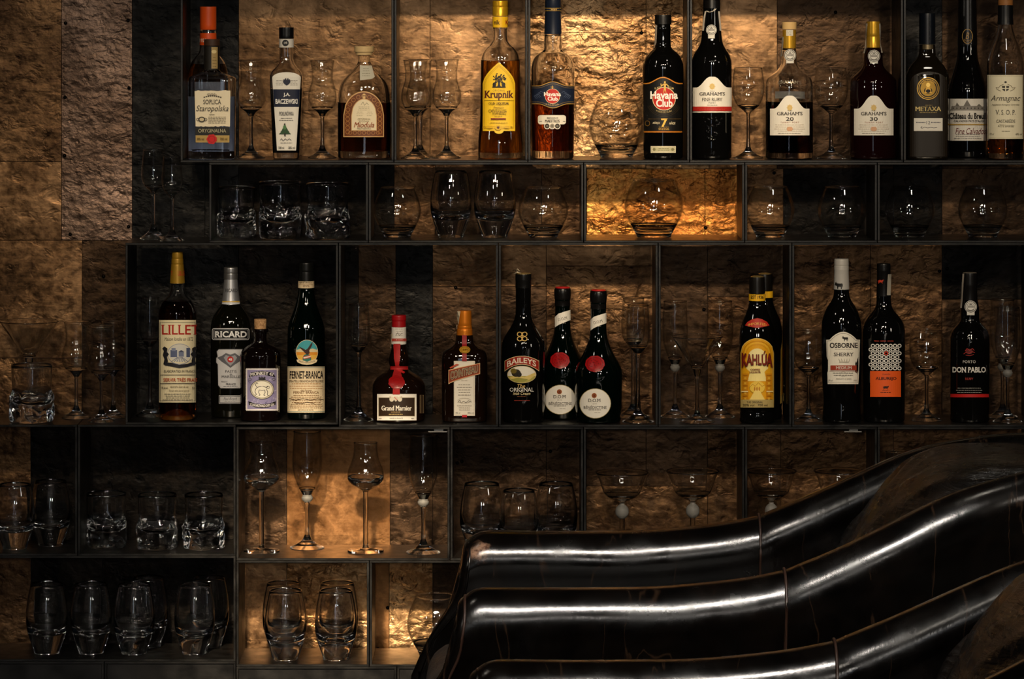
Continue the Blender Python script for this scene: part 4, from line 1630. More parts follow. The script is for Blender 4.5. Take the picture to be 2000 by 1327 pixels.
# black rum with figure seven
b = Bottle('black rum bottle with large red disc label and the figure seven', 1295, 0.06, F1,
           [(48, 14.2), (56, 15), (64, 14.4), (78, 14.6), (88, 15), (95, 18), (103, 27), (112, 34.5), (122, 38.5), (134, 40.2), (200, 40), (313, 38.6)])
b.body(BLACKG)
b.lathe('cap', paint('0c0b0a', 0.35), [(29, 15.4, 1), (30, 16.2), (47, 16.4, 1), (48.5, 15)])
b.strip('tax_strip', [(1281.5, 49), (1281, 60), (1280.5, 74), (1280, 84), (1276, 92), (1273.5, 95)], 3.2, '9a9186')
p = b.print_('label')
top = [(1256.5 + 77 * k / 24, 162 - 12 * (0.5 + 0.5 * math.cos(PI * min(1, abs(-1 + k / 12) / 0.85)))) for k in range(25)]
p.poly(top + [(1332.5, 259), (1257.5, 259)], '0d0c0b')
p.poly(top + [(x, y + 2.6) for x, y in reversed(top)], 'b06a1c')
p.poly([(x, y + 1.0) for x, y in top] + [(x, y + 1.6) for x, y in reversed(top)], 'e0a040')
p.rect(1257.5, 256.4, 1332.5, 259, 'b06a1c')
p.text('EL RON', 1285, 171.5, 13, 3.6, 'c9b27a', 'b', rot=-14)
p.text('DE CUBA', 1310, 171.5, 13, 3.6, 'c9b27a', 'b', rot=14)
club_disc(p, 1297, 193, 21.6, 54, 15.5, -0.3, 0.6)
figure(p, 1298.5, 158, 184, 'd6ad52')
p.text('PUROS DE CUBA', 1297, 219, 30, 3.6, 'c9b27a', 'n', arc=-3)
for k in range(4):
    p.stroke([(1297 + (26 + 3 * k) * math.cos(a), 193 + (26 + 3 * k) * math.sin(a)) for a in [0.45 + 2.25 * j / 14 for j in range(15)]], 0.6, '3d3322')
p.text('AÑEJO', 1281.5, 240.5, 14, 5.5, 'd8cba8', 'b')
p.text('7', 1297.5, 240, 12.5, 17, 'e3b64c', 'Bs')
p.text('AÑOS', 1313, 240.5, 12, 5.5, 'd8cba8', 'b')
p.circle_line(1264.5, 241, 5, 5.5, 1.2, '6a4f1e')
p.fine(1297, 248.5, 253.5, 3, 28, 'b08b3c', 1, 31)
p.rect(1266, 232, 1330, 232.7, '5a4520')
p.done()
p = b.print_('lower_label')
p.rect(1271, 285.6, 1320, 298.6, 'cfc9ac')
p.frame(1272.4, 287, 1318.6, 297.2, 0.8, '8f8a68')
p.rect(1278, 289, 1313, 295.2, 'a9a582')
p.ell(1277.5, 292, 3, 3, '77734f')
p.ell(1314, 292, 3, 3, '77734f')
p.fine(1296, 290.5, 293.8, 2, 26, '6b6847')
p.done()


def port_label(p, cx, hw, ypk, ysh, yb, number):
    p.poly(ogee(cx - hw, cx + hw, ypk, ysh, yb), 'e2ddd0')
    p.ell(cx, ysh - 2, 5, 5.5, 'cfae63')
    for k in range(8):
        a = k * PI / 4
        p.stroke([(cx, ysh - 2), (cx + 6.5 * math.cos(a), ysh - 2 + 7 * math.sin(a))], 1, 'd2b878')
    p.text('W & J', cx, ysh + (4 if number else 7.4), 9, 2.6, '3c352d', 'b')
    p.text("GRAHAM'S", cx, ysh + (9.4 if number else 12.4), 50, 6.8, '2b2420', 'bs')


# ruby port
b = Bottle('black port bottle with ogee white label and a red band', 1390, 0.06, F1,
           [(-3, 15.6), (15, 16.4), (40, 17.4), (62, 19), (82, 21.5), (94, 27), (105, 34), (116, 38), (128, 39.2), (200, 39.2), (313, 38.6)])
b.body(BLACKG)
b.lathe('capsule', paint('0d0b0b', 0.3), [(-8, 16, 1), (16, 17, 1)])
b.port_seal(1389.5, 58.5, 10.4, 75)
b.strip('tax_strip', [(1378, 22), (1375.5, 34), (1374, 48), (1373, 60)], 3, 'b5ada0')
b.strip('tax_strip', [(1404.5, 22), (1405.5, 36), (1407, 50), (1407.6, 60)], 3, 'b5ada0')
b.strip('tax_strip', [(1380, 21), (1386, 24), (1394, 21), (1398, 17)], 4, 'b5ada0')
p = b.print_('label')
port_label(p, 1391, 38, 150, 171, 220, '')
p.text('FINE RUBY', 1391, 194.5, 40, 6.4, '3a322c', 's')
p.text('PORT', 1391, 201, 14, 3.6, '6a6258', 'n', space=1.3)
p.fine(1391, 205.4, 205.4, 1, 26, '948c80')
p.rect(1353, 208.4, 1429, 217, 'a8241c')
p.fine(1391, 211, 214.5, 2, 66, 'c9564a', 0.7, 5)
p.done()
bm = bmesh.new()
rnd = random.Random(5)
for k in range(36):
    t = rnd.uniform(0, 1)
    w = 19 * (1 - 0.75 * t)
    px, py = 1391 + rnd.uniform(-w, w), 230 + 46 * t
    pr = Print(b, 'x', eps=-0.001)
    c = pr.surf(px, py)
    pr.bm.free()
    bmesh.ops.create_icosphere(bm, subdivisions=2, radius=rnd.uniform(0.0024, 0.0036), matrix=Matrix.Translation(c))
o = from_bm('embossed_grape_pattern', bm, BLACKG, b.root, True)
o['label'] = 'bunch of grapes in raised glass'


def tawny(label, cx, d, hw, filled, number, cork):
    prof = [(94, 12.6), (104, 14.5), (122, 15.6), (131, 19), (139, 26), (147, 36), (154, 43), (163, hw - 0.8), (176, hw), (230, hw), (313, hw)]
    if not cork:
        prof = [(92, 12.6), (97, 16.5), (107, 18), (124, 19), (133, 22.5), (141, 30), (149, 39), (157, 44.5), (166, hw - 0.5), (180, hw), (230, hw), (313, hw)]
    b = Bottle(label, cx, d, F1, prof)
    if filled is None:
        b.body(WINEG)
    else:
        b.shell(0.003, 0.012, liquid('tawny_port', (0.035, 0.012, 0.006)), filled)
    if cork:
        b.lathe('stopper', paint('c8a56c', 0.6), [(43, 13.4, 1), (44, 14.2), (57, 14, 1)])
        _, cp = b.lathe('capsule', paint('c99a2c', 0.3, 0.6), [(58.5, 13.2, 1), (94, 12.9, 1)])
        p = b.print_('paper_band', prof=cp)
        p.rect(cx - 6, 58.5, cx + 7.5, 70, 'c9c3b2')
        p.fine(cx, 61, 68, 3, 10, '6b6658')
        p.done()
        b.port_seal(cx + 1.5, 108, 11.8, 123.5)
        b.strip('tax_strip', [(cx - 12.6, 72), (cx - 13.4, 84), (cx - 15, 98), (cx - 16, 110)], 3, '8f887c')
    else:
        b.lathe('capsule', paint('c3962c', 0.3, 0.6), [(42, 12.2, 1), (43.2, 13), (70, 13.2, 1), (71, 12.8, 1), (72, 13.2, 1), (94, 13.2, 1)])
        b.port_seal(cx + 1.5, 109.5, 12, 124)
        b.strip('tax_strip', [(cx - 13, 46), (cx - 14.5, 62), (cx - 16.5, 80), (cx - 18.5, 104)], 3.2, 'a39b8c')
        b.strip('tax_strip', [(cx + 13, 46), (cx + 14, 66), (cx + 15.5, 86), (cx + 17.5, 103)], 2.6, 'a39b8c')
    p = b.print_('label')
    x = cx + 1
    port_label(p, x, 38.5, 187, 212.5, 264.5, number)
    p.text(number, x, 232.5, 15.5, 7.4, '2b2420', 'bs')
    p.text('TAWNY PORT', x, 239.4, 36, 3, '9a5a3c', 'n', space=1.4)
    p.fine(x, 244, 256, 4, 66, 'a08c74', 0.7, 9)
    p.ell(x, 252, 6, 4.5, 'c99a76')
    p.fine(x, 260.5, 260.5, 1, 60, '7d7264')
    p.done()
    return b


b = tawny('clear-shouldered port bottle with a pale stopper and number twenty label', 1541.5, 0.062, 46.3, 198, '20', True)
p = b.print_('back_label', eps=0.0006)
p.rect(1509, 181, 1571, 195, 'b9b5ac')
o = p.done()
o.rotation_euler = (0, 0, PI)
p = b.print_('embossed_name', eps=0.0004)
p.text("GRAHAM'S", 1542, 160, 46, 6.5, '@8d8575', 'b', arc=2)
p.done()
tawny('ruby-dark port bottle with a gold capsule and number thirty label', 1705.6, 0.06, 45.6, None, '30', False)

# brandy with gold medallion
b = Bottle('dark flat brandy bottle with gold medallion and navy screw cap', 1811, 0.05, F1,
           [(87, 15), (96, 15.6), (108, 17), (116, 22), (124, 29), (133, 35), (143, 39), (155, 41), (240, 41), (313, 40.6)], 3.4, 0.72)
b.body(dark_glass('smoky_brandy_glass', (0.006, 0.0042, 0.0022)))
b.lathe('cap', paint('0d1118', 0.3), [(26, 14.6, 1), (27.5, 15.6), (86, 16, 1)], 2, 1)
b.lathe('collar', paint('6b5e46', 0.35, 0.6), [(87, 14.2, 1), (96, 14.6, 1)], 2, 1)
p = b.print_('front_panel', eps=0.0005)
p.poly(arch(1777.5, 1850, 140, 160, 306), '1a130b')
p.ell(1812.8, 173, 22, 22, '@b98f3e')
p.ell(1812.8, 173, 20.4, 20.4, '15100a')
p.circle_line(1812.8, 173, 18.6, 18.6, 1.1, '@b98f3e')
p.ell(1812.8, 173, 15, 15, '@96742f')
p.ell(1812.8, 177, 8, 6.5, '241a0d')
p.ell(1812.8, 166, 4, 4.5, '@d9b35c')
p.poly([(1806, 182), (1809, 170), (1816.6, 170), (1820, 182)], '@b98f3e')
p.ell(1812.8, 178, 4.6, 3.4, '1a130b')
p.text('BORN TO BLEND', 1812.8, 157.5, 26, 4, '@b98f3e', 'b', arc=7)
p.done()
p = b.print_('lettering', eps=0.0012)
p.fine(1814, 205.6, 205.6, 1, 18, 'a08a52')
p.text('METAXA', 1813, 212.8, 50, 8.6, 'd9c07c', 'B')
p.fine(1813, 220, 220, 1, 44, 'a08a52', 1.2)
p.done()
p = b.print_('label', eps=0.001)
p.rect(1785, 231, 1841, 256, 'dcd7ca')
p.text('12', 1813, 239.5, 7, 6.4, '3d4152', 'n')
for s in (-1, 1):
    for k in range(7):
        p.ell(1813 + s * (6.5 + 2.7 * k), 239.3, 1, 1, '3d4152')
        p.layer -= 1
p.layer += 1
p.stroke([(1798, 250), (1801, 247), (1800, 251), (1806, 248.5), (1812, 250), (1818, 248.8), (1824, 250), (1830, 249)], 0.8, '55555c')
p.done()

# chateau
b = Bottle('tall black calvados bottle with white chateau label between two others', 1889.5, 0.112, F1,
           [(-4, 16.5), (20, 16.8), (60, 17.6), (85, 18.5), (110, 20), (125, 23), (140, 27.5), (155, 32), (168, 35), (180, 36.4), (240, 36.4), (313, 36)])
b.body(BLACKG)
b.lathe('capsule', paint('0d0c0c', 0.25), [(-6, 17.2, 1), (88, 19.2, 1)])
p = b.print_('neck_emblem', prof=b.local([(-6, 17.2), (88, 19.2)]))
p.circle_line(1889.5, 71, 10.5, 14.5, 1.1, 'a5824a')
p.text('B', 1889.5, 70, 7, 13, 'a5824a', 'si')
p.text('DU BREUIL', 1889.5, 80, 13, 3, 'a5824a', 'n', arc=-2.5)
p.done()
p = b.print_('label')
p.rect(1852.5, 193, 1926.5, 275, 'ddd8cc')
p.poly([(1856, 216), (1860, 207), (1866, 207), (1869, 200), (1874, 207), (1882, 207), (1889, 195), (1896, 207), (1908, 207), (1912, 203), (1918, 208), (1924, 216)], '6f6a62')
p.rect(1858, 208, 1922, 216, '8a857c')
for k in range(9):
    p.rect(1861 + k * 7, 210, 1863 + k * 7, 213, '4a463f')
p.text('Château du Breuil', 1890, 226.5, 71, 12, '211e1b', 'Bs')
p.text("CALVADOS PAYS D'AUGE", 1893, 236.5, 60, 4.4, '3a3632', 'b')
p.rect(1852.8, 242.2, 1926.2, 244.6, 'a8873e')
p.text('Fine Calvados', 1896, 256, 60, 12, '6a2a30', 'i')
p.fine(1890, 262.5, 270.5, 3, 58, '6b665e', 0.9, 4)
p.done()

# armagnac
b = Bottle('clear brandy bottle with tall cream label and black wax neck', 1963.8, 0.05, F1,
           [(10, 13.6), (47, 14.6), (60, 16.6), (75, 21), (90, 27), (104, 32), (118, 35.4), (132, 36.4), (220, 36.2), (313, 35)])
b.shell(0.003, 0.012, liquid('armagnac', (0.66, 0.26, 0.05)), 225)
b.lathe('stopper', paint('8a5a2c', 0.5), [(0, 13.6, 1), (1, 14.4), (10, 14.4, 1)])
b.lathe('wax_collar', paint('0d0c0c', 0.35), [(10.5, 14.8, 1), (30, 14.8), (48, 15.8, 1)])
p = b.print_('label')
p.rect(1928.5, 146.5, 1998.5, 271.5, 'e8dfc0')
p.frame(1930, 148, 1997, 270, 0.7, 'a0936c')
p.poly([(1957, 168), (1971, 168), (1970, 176), (1964, 179), (1958, 176)], '3a342a')
p.rect(1963, 168, 1965.2, 179, 'e8dfc0')
p.rect(1957, 172, 1971, 173.6, 'e8dfc0')
p.ell(1964, 160.5, 2.4, 2, '3a342a')
for s in (-1, 1):
    p.stroke([(1964 + s * 4, 165), (1964 + s * 10, 167), (1964 + s * 14, 172), (1964 + s * 19, 171), (1964 + s * 16, 175), (1964 + s * 9, 178)], 0.9, '6b6046')
p.text('Armagnac', 1964, 193.5, 58, 14, '3a342a', 'i')
p.text('Appellation Armagnac Contrôlée', 1964, 205, 54, 4.4, '5c523e', 'i')
p.text('V. S. O. P.', 1964, 219.5, 39, 9.4, '2b261f', 's')
p.text('CASTARÈDE', 1964.5, 236, 37, 7, '2b261f', 's')
p.text('47270 Lavardac', 1965, 246, 32, 5, '4a4232', 'i')
p.fine(1965, 256.5, 256.5, 1, 22, '5c523e')
p.text('70 cl', 1937, 262, 9, 4.2, '5c523e', 'i')
p.text('40% vol', 1990, 262, 13, 4.2, '5c523e', 'i')
p.done()

# ------------------------------------------------------------------ bottles of the tall boxes
# aperitif with red lettering
b = Bottle('amber aperitif bottle with tall cream label in red lettering', 346.5, 0.055, F3L,
           [(553, 13.2), (566, 13.6), (577, 18), (588, 27), (597, 32), (607, 35.5), (618, 37.2), (700, 37.2), (822, 36)])
b.shell(0.003, 0.010, liquid('amber_aperitif', (0.42, 0.13, 0.02)), 588)
_, cp = b.lathe('capsule', paint('8f6d1c', 0.35, 0.35), [(492, 9.4, 1), (493.5, 10.6), (504, 11, 1), (505, 10.6, 1), (506, 11.4), (515, 12, 1), (516, 11.4, 1), (517, 12.2), (536, 13.6), (553, 14.6, 1)])
p = b.print_('capsule_lettering', prof=cp)
p.text('LILLET', 356, 534, 18, 8.6, 'a8301c', 'bs')
p.text('T', 335.5, 534, 3, 8.6, 'a8301c', 'bs')
p.done()
bm = bmesh.new()
lathe_bm(bm, [(0.0225, 0.0), (0.021, 0.007), (0.016, 0.0145), (0.006, 0.021), (0.0005, 0.024)], 2, 1, 40, False, False)
from_bm('punt', bm, paint('8a5a16', 0.25, 0.5), b.root, True)
p = b.print_('label')
p.rect(310.5, 625.5, 382.5, 786.6, 'e3d7b2')
p.frame(312, 630, 381.5, 784, 0.9, '2b2a2c')
p.text('LILLET', 352, 644.5, 74, 19, 'a8261c', 'bs')
p.text('Maison fondée en 1872', 349, 662.5, 56, 7, '4a4744', 'i')
p.ell(351, 692, 24.5, 20.5, '9aa0b4')
p.ell(351, 692, 23, 19, 'e3d7b2')
p.ell(351, 691, 21.5, 17, 'cfcdc4')
p.rect(333, 684, 346, 698, '56607e')
p.rect(335, 680, 343, 686, '7f879e')
p.rect(364, 680, 371, 698, '4b5472')
p.rect(349, 688, 359, 697, '6e768f')
p.poly([(348, 688), (354, 684), (360, 688)], '3d455f')
for k in range(-3, 4):
    p.stroke([(351 + k * 1.5, 698), (351 + k * 5.5, 707)], 0.9, '6e768f')
for s, cx in ((1, 323), (-1, 379)):
    p.poly([(cx - 2 * s, 677), (cx + 4 * s, 681), (cx + 3 * s, 688), (cx + 7 * s, 692), (cx + 3 * s, 697), (cx + 5 * s, 706), (cx + 1 * s, 714), (cx - 4 * s, 712), (cx - 2 * s, 702), (cx - 5 * s, 694), (cx - 3 * s, 686), (cx - 6 * s, 681)], '1d1d22')
p.poly([(322, 708), (336, 709), (350, 713), (366, 711), (380, 706), (380, 713), (366, 717), (350, 719.5), (334, 716), (322, 714)], '23232a')
p.text('ELABORATED IN FRANCE', 351, 725.5, 62, 4.8, '2b2a2c', 'n')
p.rect(312, 732.2, 381.5, 733.2, '2b2a2c')
p.text('SERVIR TRÈS FRAIS', 352, 741.6, 66, 8.8, 'b0481f', 'b')
p.rect(312, 749, 381.5, 750, '2b2a2c')
p.text('17% alc.vol', 321, 758, 13, 4, '3d3a36', 'b')
p.text('Apéritif à base de vin', 350, 756.5, 36, 5.4, '6a5a44', 'i')
p.text('French wine-based aperitif', 350, 764, 40, 5.4, '6a5a44', 'i')
p.text('750 ml', 378, 758, 6, 4, '3d3a36', 'b')
p.fine(347, 770, 781, 4, 60, '5a544a', 1.1, 17)
p.done()

# pastis
b = Bottle('dark pastis bottle with silver neck and black name plaque', 450.8, 0.101, F3L,
           [(560, 12.6), (575, 14.6), (590, 16.6), (597, 19.6), (604, 25), (614, 32), (624, 36.5), (638, 39), (650, 39.2), (740, 39), (825, 38)])
b.body(dark_glass('olive_black_glass', (0.0028, 0.0027, 0.0012)))
b.lathe('cap', paint('8f8f90', 0.28, 0.85), [(522, 12.4, 1), (523.5, 13.6), (533, 14, 1), (534, 13.4, 1), (535, 14), (545, 14.2, 1)])
_, cp = b.lathe('neck_sleeve', paint('9c9ea2', 0.35, 0.7), [(545.5, 13.2, 1), (556, 14.2), (575, 16), (594, 18.6, 1)])
p = b.print_('neck_lettering', prof=cp)
p.text('RICARD', 452, 567.5, 24, 7, '45464a', 'B')
p.rect(434, 588.6, 468, 590.6, 'c9a23a')
p.rect(434, 591.2, 468, 594, 'c9cbd0')
p.done()
p = b.print_('name_label')
p.rect(414, 641.5, 487, 664.5, 'cfcfd0', 4)
p.rect(415.3, 642.8, 485.8, 663.2, '0c0c10', 3.4)
p.frame(416.6, 644, 484.5, 662, 0.8, 'a9a9ac', 3)
p.text('RICARD', 450.5, 653.3, 63, 12.4, 'e2e2e2', 'Bs')
p.done()
p = b.print_('label')
oct_ = [(426, 681.5), (482, 681.5), (482, 755), (478, 760), (430, 760), (425, 754), (424, 712), (421, 708), (421, 699), (424, 696), (422, 686)]
p.poly(oct_, '1a1a1e')
p.poly([(451.5 + (x - 451.5) * 0.95, 721 + (y - 721) * 0.965) for x, y in oct_], 'b9b9bc')
p.poly([(451.5 + (x - 451.5) * 0.88, 721 + (y - 721) * 0.92) for x, y in oct_], 'c3c3c5')
for s in (-1, 1):
    p.poly([(450, 693), (450 + s * 9, 690), (450 + s * 16, 695), (450 + s * 26, 699), (450 + s * 17, 707), (450 + s * 8, 713), (450, 719)], '5c5d63')
    p.poly([(450, 697), (450 + s * 9, 694), (450 + s * 13, 699), (450 + s * 8, 707), (450, 715)], '96979c')
p.ell(450, 702.5, 6, 6, 'b3221c')
p.text('45', 450, 702.5, 7, 5, 'e9e6e0', 'B')
p.text('PASTIS', 451, 726, 22, 5, '2b2b30', 'n')
p.text('de', 451, 731.3, 5, 3.4, '2b2b30', 'i')
p.text('MARSEILLE', 451, 736.2, 36, 5, '2b2b30', 'n')
p.text('PRODUCT OF', 438, 746, 12, 2.6, '4a4a50', 'n')
p.text('FRANCE', 451, 751, 19, 4, '2b2b30', 'b')
p.fine(450, 755, 755, 1, 36, '55555a')
p.done()
p = b.print_('lower_label')
p.rect(427.5, 772.5, 479, 789, 'a9a9ac')
p.rect(428.5, 773.5, 478, 788, '1d1d20')
p.rect(429.8, 774.8, 476.8, 786.8, 'b3b3b4')
p.text('Paul Ricard', 450, 779.4, 26, 6, '35353a', 'i')
p.fine(450, 784.5, 784.5, 1, 30, '66666a')
p.done()

# apothecary gin
b = Bottle('short black apothecary bottle with cork and lilac stamp label', 508.4, 0.042, F3L,
           [(642, 14.5), (644, 16), (648.5, 16, 1), (649.5, 12.6), (660, 12.2), (669, 13.4), (673, 20), (677.5, 29), (683, 35), (691, 38.8), (700, 39.8), (760, 39.8), (825, 39)])
b.body(dark_glass('black_brown_apothecary_glass', (0.003, 0.0014, 0.0012)))
b.lathe('cork', CORK, [(623.6, 10.6, 1), (625, 12), (642, 11.4, 1)])
p = b.print_('label')
p.rect(480.5, 720.5, 543, 802, 'd9d4d3')
for k in range(22):
    for yy in (720.5, 802):
        p.ell(482 + k * 2.85, yy, 0.9, 0.9, 'd9d4d3')
        p.layer -= 1
for k in range(28):
    for xx in (480.5, 543):
        p.ell(xx, 722 + k * 2.9, 0.9, 0.9, 'd9d4d3')
        p.layer -= 1
p.layer += 2
p.rect(483, 723, 540.5, 799.5, '8a83a8')
rnd = random.Random(8)
for k in range(60):
    x, y = rnd.uniform(485, 538), rnd.uniform(735, 790)
    p.stroke([(x, y), (x + rnd.uniform(-4, 4), y + rnd.uniform(-5, 5)), (x + rnd.uniform(-5, 5), y + rnd.uniform(-4, 4))], 0.7, rnd.choice(['b9b4cc', '5e5880', 'c9c4d4']))
    p.layer -= 1
p.layer += 2
p.poly([(486, 737), (490, 728), (511.8, 724.5), (533, 728), (538, 737), (530, 735.5), (511.8, 732.5), (494, 735.5)], '1b191c')
p.text('MONKEY 47', 511.8, 729.5, 46, 6.6, 'e6e2de', 'Bs', arc=3)
p.poly([(485, 784), (498, 788.5), (512, 790), (526, 788.5), (539, 784), (538, 791), (524, 796.5), (511.8, 797.6), (499, 796.5), (486, 791)], '1b191c')
p.text('SCHWARZWALD DRY GIN', 511.8, 793, 47, 5, 'e6e2de', 'b', arc=-2.6)
p.ell(511.8, 761, 23.5, 19.5, '39363c')
p.ell(511.8, 761, 22.4, 18.4, 'c9c2ac')
p.ell(511.8, 761, 20.6, 16.6, '39363c')
p.ell(511.8, 761, 20, 16, 'e4dfcd')
# small line drawing of an animal on all fours, tail curled
p.stroke([(503, 757), (508, 755), (515, 755), (520, 757.5), (523.5, 755)], 1.2, '3a3734')
p.stroke([(503, 757), (499.5, 760), (498, 766), (501, 771), (498.5, 772.5)], 1.1, '3a3734')
p.stroke([(506, 762), (505, 767), (508, 772), (505.5, 773)], 1.1, '3a3734')
p.stroke([(517, 762), (518, 767), (515, 772), (518, 773)], 1.1, '3a3734')
p.stroke([(520, 760), (523, 766), (522, 772), (525, 773)], 1.1, '3a3734')
p.stroke([(506, 762), (512, 763), (517, 762)], 1.0, '3a3734')
p.circle_line(523.5, 757, 3.2, 3, 0.9, '3a3734')
p.stroke([(502, 757), (498.5, 752), (501.5, 748), (504, 750)], 1.0, '3a3734')
for k in range(-2, 3):
    p.ell(511.8 + k * 2.6, 740 - (1.6 if k % 2 == 0 else 0), 1.5, 2.4, '2b282c')
p.rect(505, 741, 518.6, 743, '2b282c')
p.circle_line(488.5, 741, 2.8, 2.8, 0.8, '39363c')
p.circle_line(535, 741, 2.8, 2.8, 0.8, '39363c')
p.done()

# green bitter
b = Bottle('dark green bitter bottle with tan label and round eagle emblem', 598, 0.07, F3L,
           [(544, 14.4), (563, 15), (575, 16.5), (592, 20), (606, 24.5), (620, 30), (634, 34.5), (648, 36.3), (700, 36.8), (822, 36.2)])
b.body(GREENG)
b.lathe('cap', paint('0c0d0c', 0.3), [(513, 14, 1), (514.5, 15.2), (530, 15.2, 1), (531, 14.6, 1), (532, 15.2), (548.5, 15.6, 1)])
_, cp = b.lathe('neck_band', paint('cdb896', 0.5), [(549, 15.7, 1), (562, 16, 1)])
p = b.print_('neck_label', prof=cp)
p.text('FERNET-BRANCA', 597, 552.5, 24, 3.2, '3a2c20', 'b')
p.rect(584, 556, 611, 556.6, '7a5a3c')
p.fine(598, 558, 560, 2, 16, '6a543c')
p.done()
p = b.print_('emblem', eps=0.0007)
p.ell(599.5, 688, 21.6, 24, 'd9c9a8')
p.ell(599.5, 688, 20.8, 23.2, '3f9ca6')
p.poly(ellp(599.5, 688, 20.8, 23.2, 24, 0, 180), 'd98e2c')
p.poly(ellp(599.5, 688, 20.8, 23.2, 24, 15, 165), 'e0b04a')
p.poly([(579, 684), (588, 681), (599, 684), (611, 681), (620, 684), (620, 688), (579, 688)], 'd8c79a')
p.ell(599.5, 701, 8.4, 9.4, '2f6f62')
p.poly([(592, 697), (606, 694), (607.5, 699), (593, 702)], 'c9453a')
p.poly([(592.6, 698.4), (606.4, 695.4), (607, 697.4), (593.2, 700.6)], 'e6dcc8')
p.poly([(583, 677), (592, 681), (597, 684), (601, 681), (607, 672), (611, 668), (609, 676), (604, 685), (605, 690), (600, 694), (596, 690), (590, 684)], '3a2018')
p.poly([(581, 708), (590, 712), (599.5, 713), (609, 712), (618, 708), (620, 703), (614, 702), (599.5, 707), (585, 702), (579, 703)], 'dccba6')
p.text('MARCA DEPOSITATA', 599.5, 708.5, 31, 3, '5a3a24', 'b', arc=-3)
p.done()
p = b.print_('label')
p.rect(561.5, 716.5, 634.7, 806.5, 'd8c7a6')
p.rect(561.5, 717.6, 634.7, 719, '7d8f8a')
p.rect(561.5, 804, 634.7, 805.2, '7d8f8a')
p.text('FERNET-BRANCA', 598.5, 732.5, 66, 15, '1f1a16', 'Bs')
p.text('FRATELLI BRANCA-DISTILLERIE', 598.5, 745, 66, 4.6, '4a3420', 'b')
p.fine(598, 750, 759, 3, 68, 'a06a2c', 1, 41)
p.text('del fernet', 598, 762.5, 22, 4, '6a4a2a', 'i')
p.text('FERNET BRANCA', 598, 767, 50, 5, '6b4a2c', 'b')
p.fine(598, 772.5, 797, 8, 68, '7d5a34', 1, 43)
p.stroke([(565, 779), (578, 782), (592, 779), (606, 782), (620, 779.5), (632, 781)], 1.1, '3a2a1c')
p.stroke([(575, 787), (588, 789), (600, 786), (614, 788.5)], 1.1, '3a2a1c')
p.fine(597, 801, 801, 1, 40, '5a4630')
p.done()

# red-sealed flask
b = Bottle('squat brown cognac liqueur flask with red cap, ribbon and wax seal', 779, 0.072, F3,
           [(637, 13.6), (672, 14), (684, 15), (694, 18), (704, 20), (711, 19), (718, 17.2), (724, 22), (730, 32), (738, 42.5), (748, 49.2), (758, 51.3), (790, 51.5), (822, 51)])
b.body(BROWNG)
b.lathe('cap', paint('8e0d13', 0.35), [(615.7, 13, 1), (617, 14.2), (626, 14.2, 1), (627, 13.4, 1), (638.5, 13.8, 1)])
_, cp = b.lathe('neck_band', paint('d2cec6', 0.5), [(638.8, 14.2, 1), (672, 14.5, 1)])
p = b.print_('neck_label', prof=cp)
p.fine(780, 643, 656, 4, 17, '9a958c', 0.9, 6)
p.stroke([(773, 655), (777, 650), (780, 656), (785, 651)], 0.8, '55524c')
p.rect(765, 661.5, 794, 667, 'a8463c')
p.fine(780, 664.2, 664.2, 1, 18, 'e2c8bc')
p.done()
b.strip('tax_strip', [(764.6, 652), (763.5, 662), (762, 674), (760.8, 681)], 3, 'b3a68c')
p = b.print_('ribbon', eps=0.0014, rough=0.6)
p.poly([(768.5, 672), (782, 672), (781.5, 700), (778, 722), (773.5, 722), (769.5, 700)], '9c1414', 3)
p.poly([(772, 714), (780, 714), (785, 736), (766, 736)], '8e1214', 3)
p.poly([(767.5, 756), (780.5, 756), (781, 771), (767, 771)], '9c1414', 3)
for x in (771.5, 775, 778.5):
    p.stroke([(x, 674), (x, 690), (775 + (x - 775) * 0.5, 716)], 0.5, '8a1214')
p.poly([(762.5, 716), (797, 716), (797, 722.5), (762.5, 722.5)], '981416', 3)
p.poly([(776, 719), (783, 722), (791, 727), (789, 730), (779, 726), (774, 722)], 'a81a1a', 3)
p.done()
p = b.print_('wax_seal', eps=0.0030, rough=0.3)
p.poly([(774.6 + (16 + 0.9 * math.sin(k * 2.1)) * math.cos(k * PI / 14), 746.8 + (13.4 + 0.8 * math.sin(k * 1.6)) * math.sin(k * PI / 14)) for k in range(28)], '861012', 3)
p.circle_line(774.6, 746.8, 11.5, 9.6, 1.2, '7d0f12')
p.circle_line(774.6, 746.8, 6, 5, 1, '7d0f12')
o = p.done()
o.modifiers.new('thick', 'SOLIDIFY').thickness = 0.002
p = b.print_('label')
p.rect(736.5, 770, 813.5, 821.5, 'ddd9cf')
p.rect(740, 777.5, 809.5, 813, '2e2015')
p.frame(739.2, 776.8, 810.2, 813.6, 0.8, '8a7a5a')
for s in (-1, 1):
    p.ell(773 + s * 8, 780, 4.4, 5, 'cfc6b4')
    p.ell(773 + s * 11, 776.5, 2, 2, 'b5ab98')
p.poly([(769, 775), (777, 775), (777, 781), (773, 785), (769, 781)], 'c9c0ae')
p.stroke([(770, 776), (776, 782)], 1.2, 'b3352c')
p.text('Grand Marnier', 774.5, 797.5, 59, 9.4, 'e6e0d2', 'Bs')
p.text('LIQUEUR', 773, 805.7, 18, 3, 'b39a62', 'n', space=1.2)
p.fine(773, 809.6, 809.6, 1, 36, 'b39a62', 1.4)
p.text('MADE IN FRANCE', 774, 817.6, 26, 2.6, '55504a', 'n')
p.fine(743, 817.6, 817.6, 1, 8, '55504a')
p.fine(806, 817.6, 817.6, 1, 8, '55504a')
p.done()
p = b.print_('side_label')
p.rect(819.5, 771.5, 828, 808, '3a2c1e')
p.frame(820.3, 772.5, 827.6, 807, 0.6, '8a7a5a')
p.done()

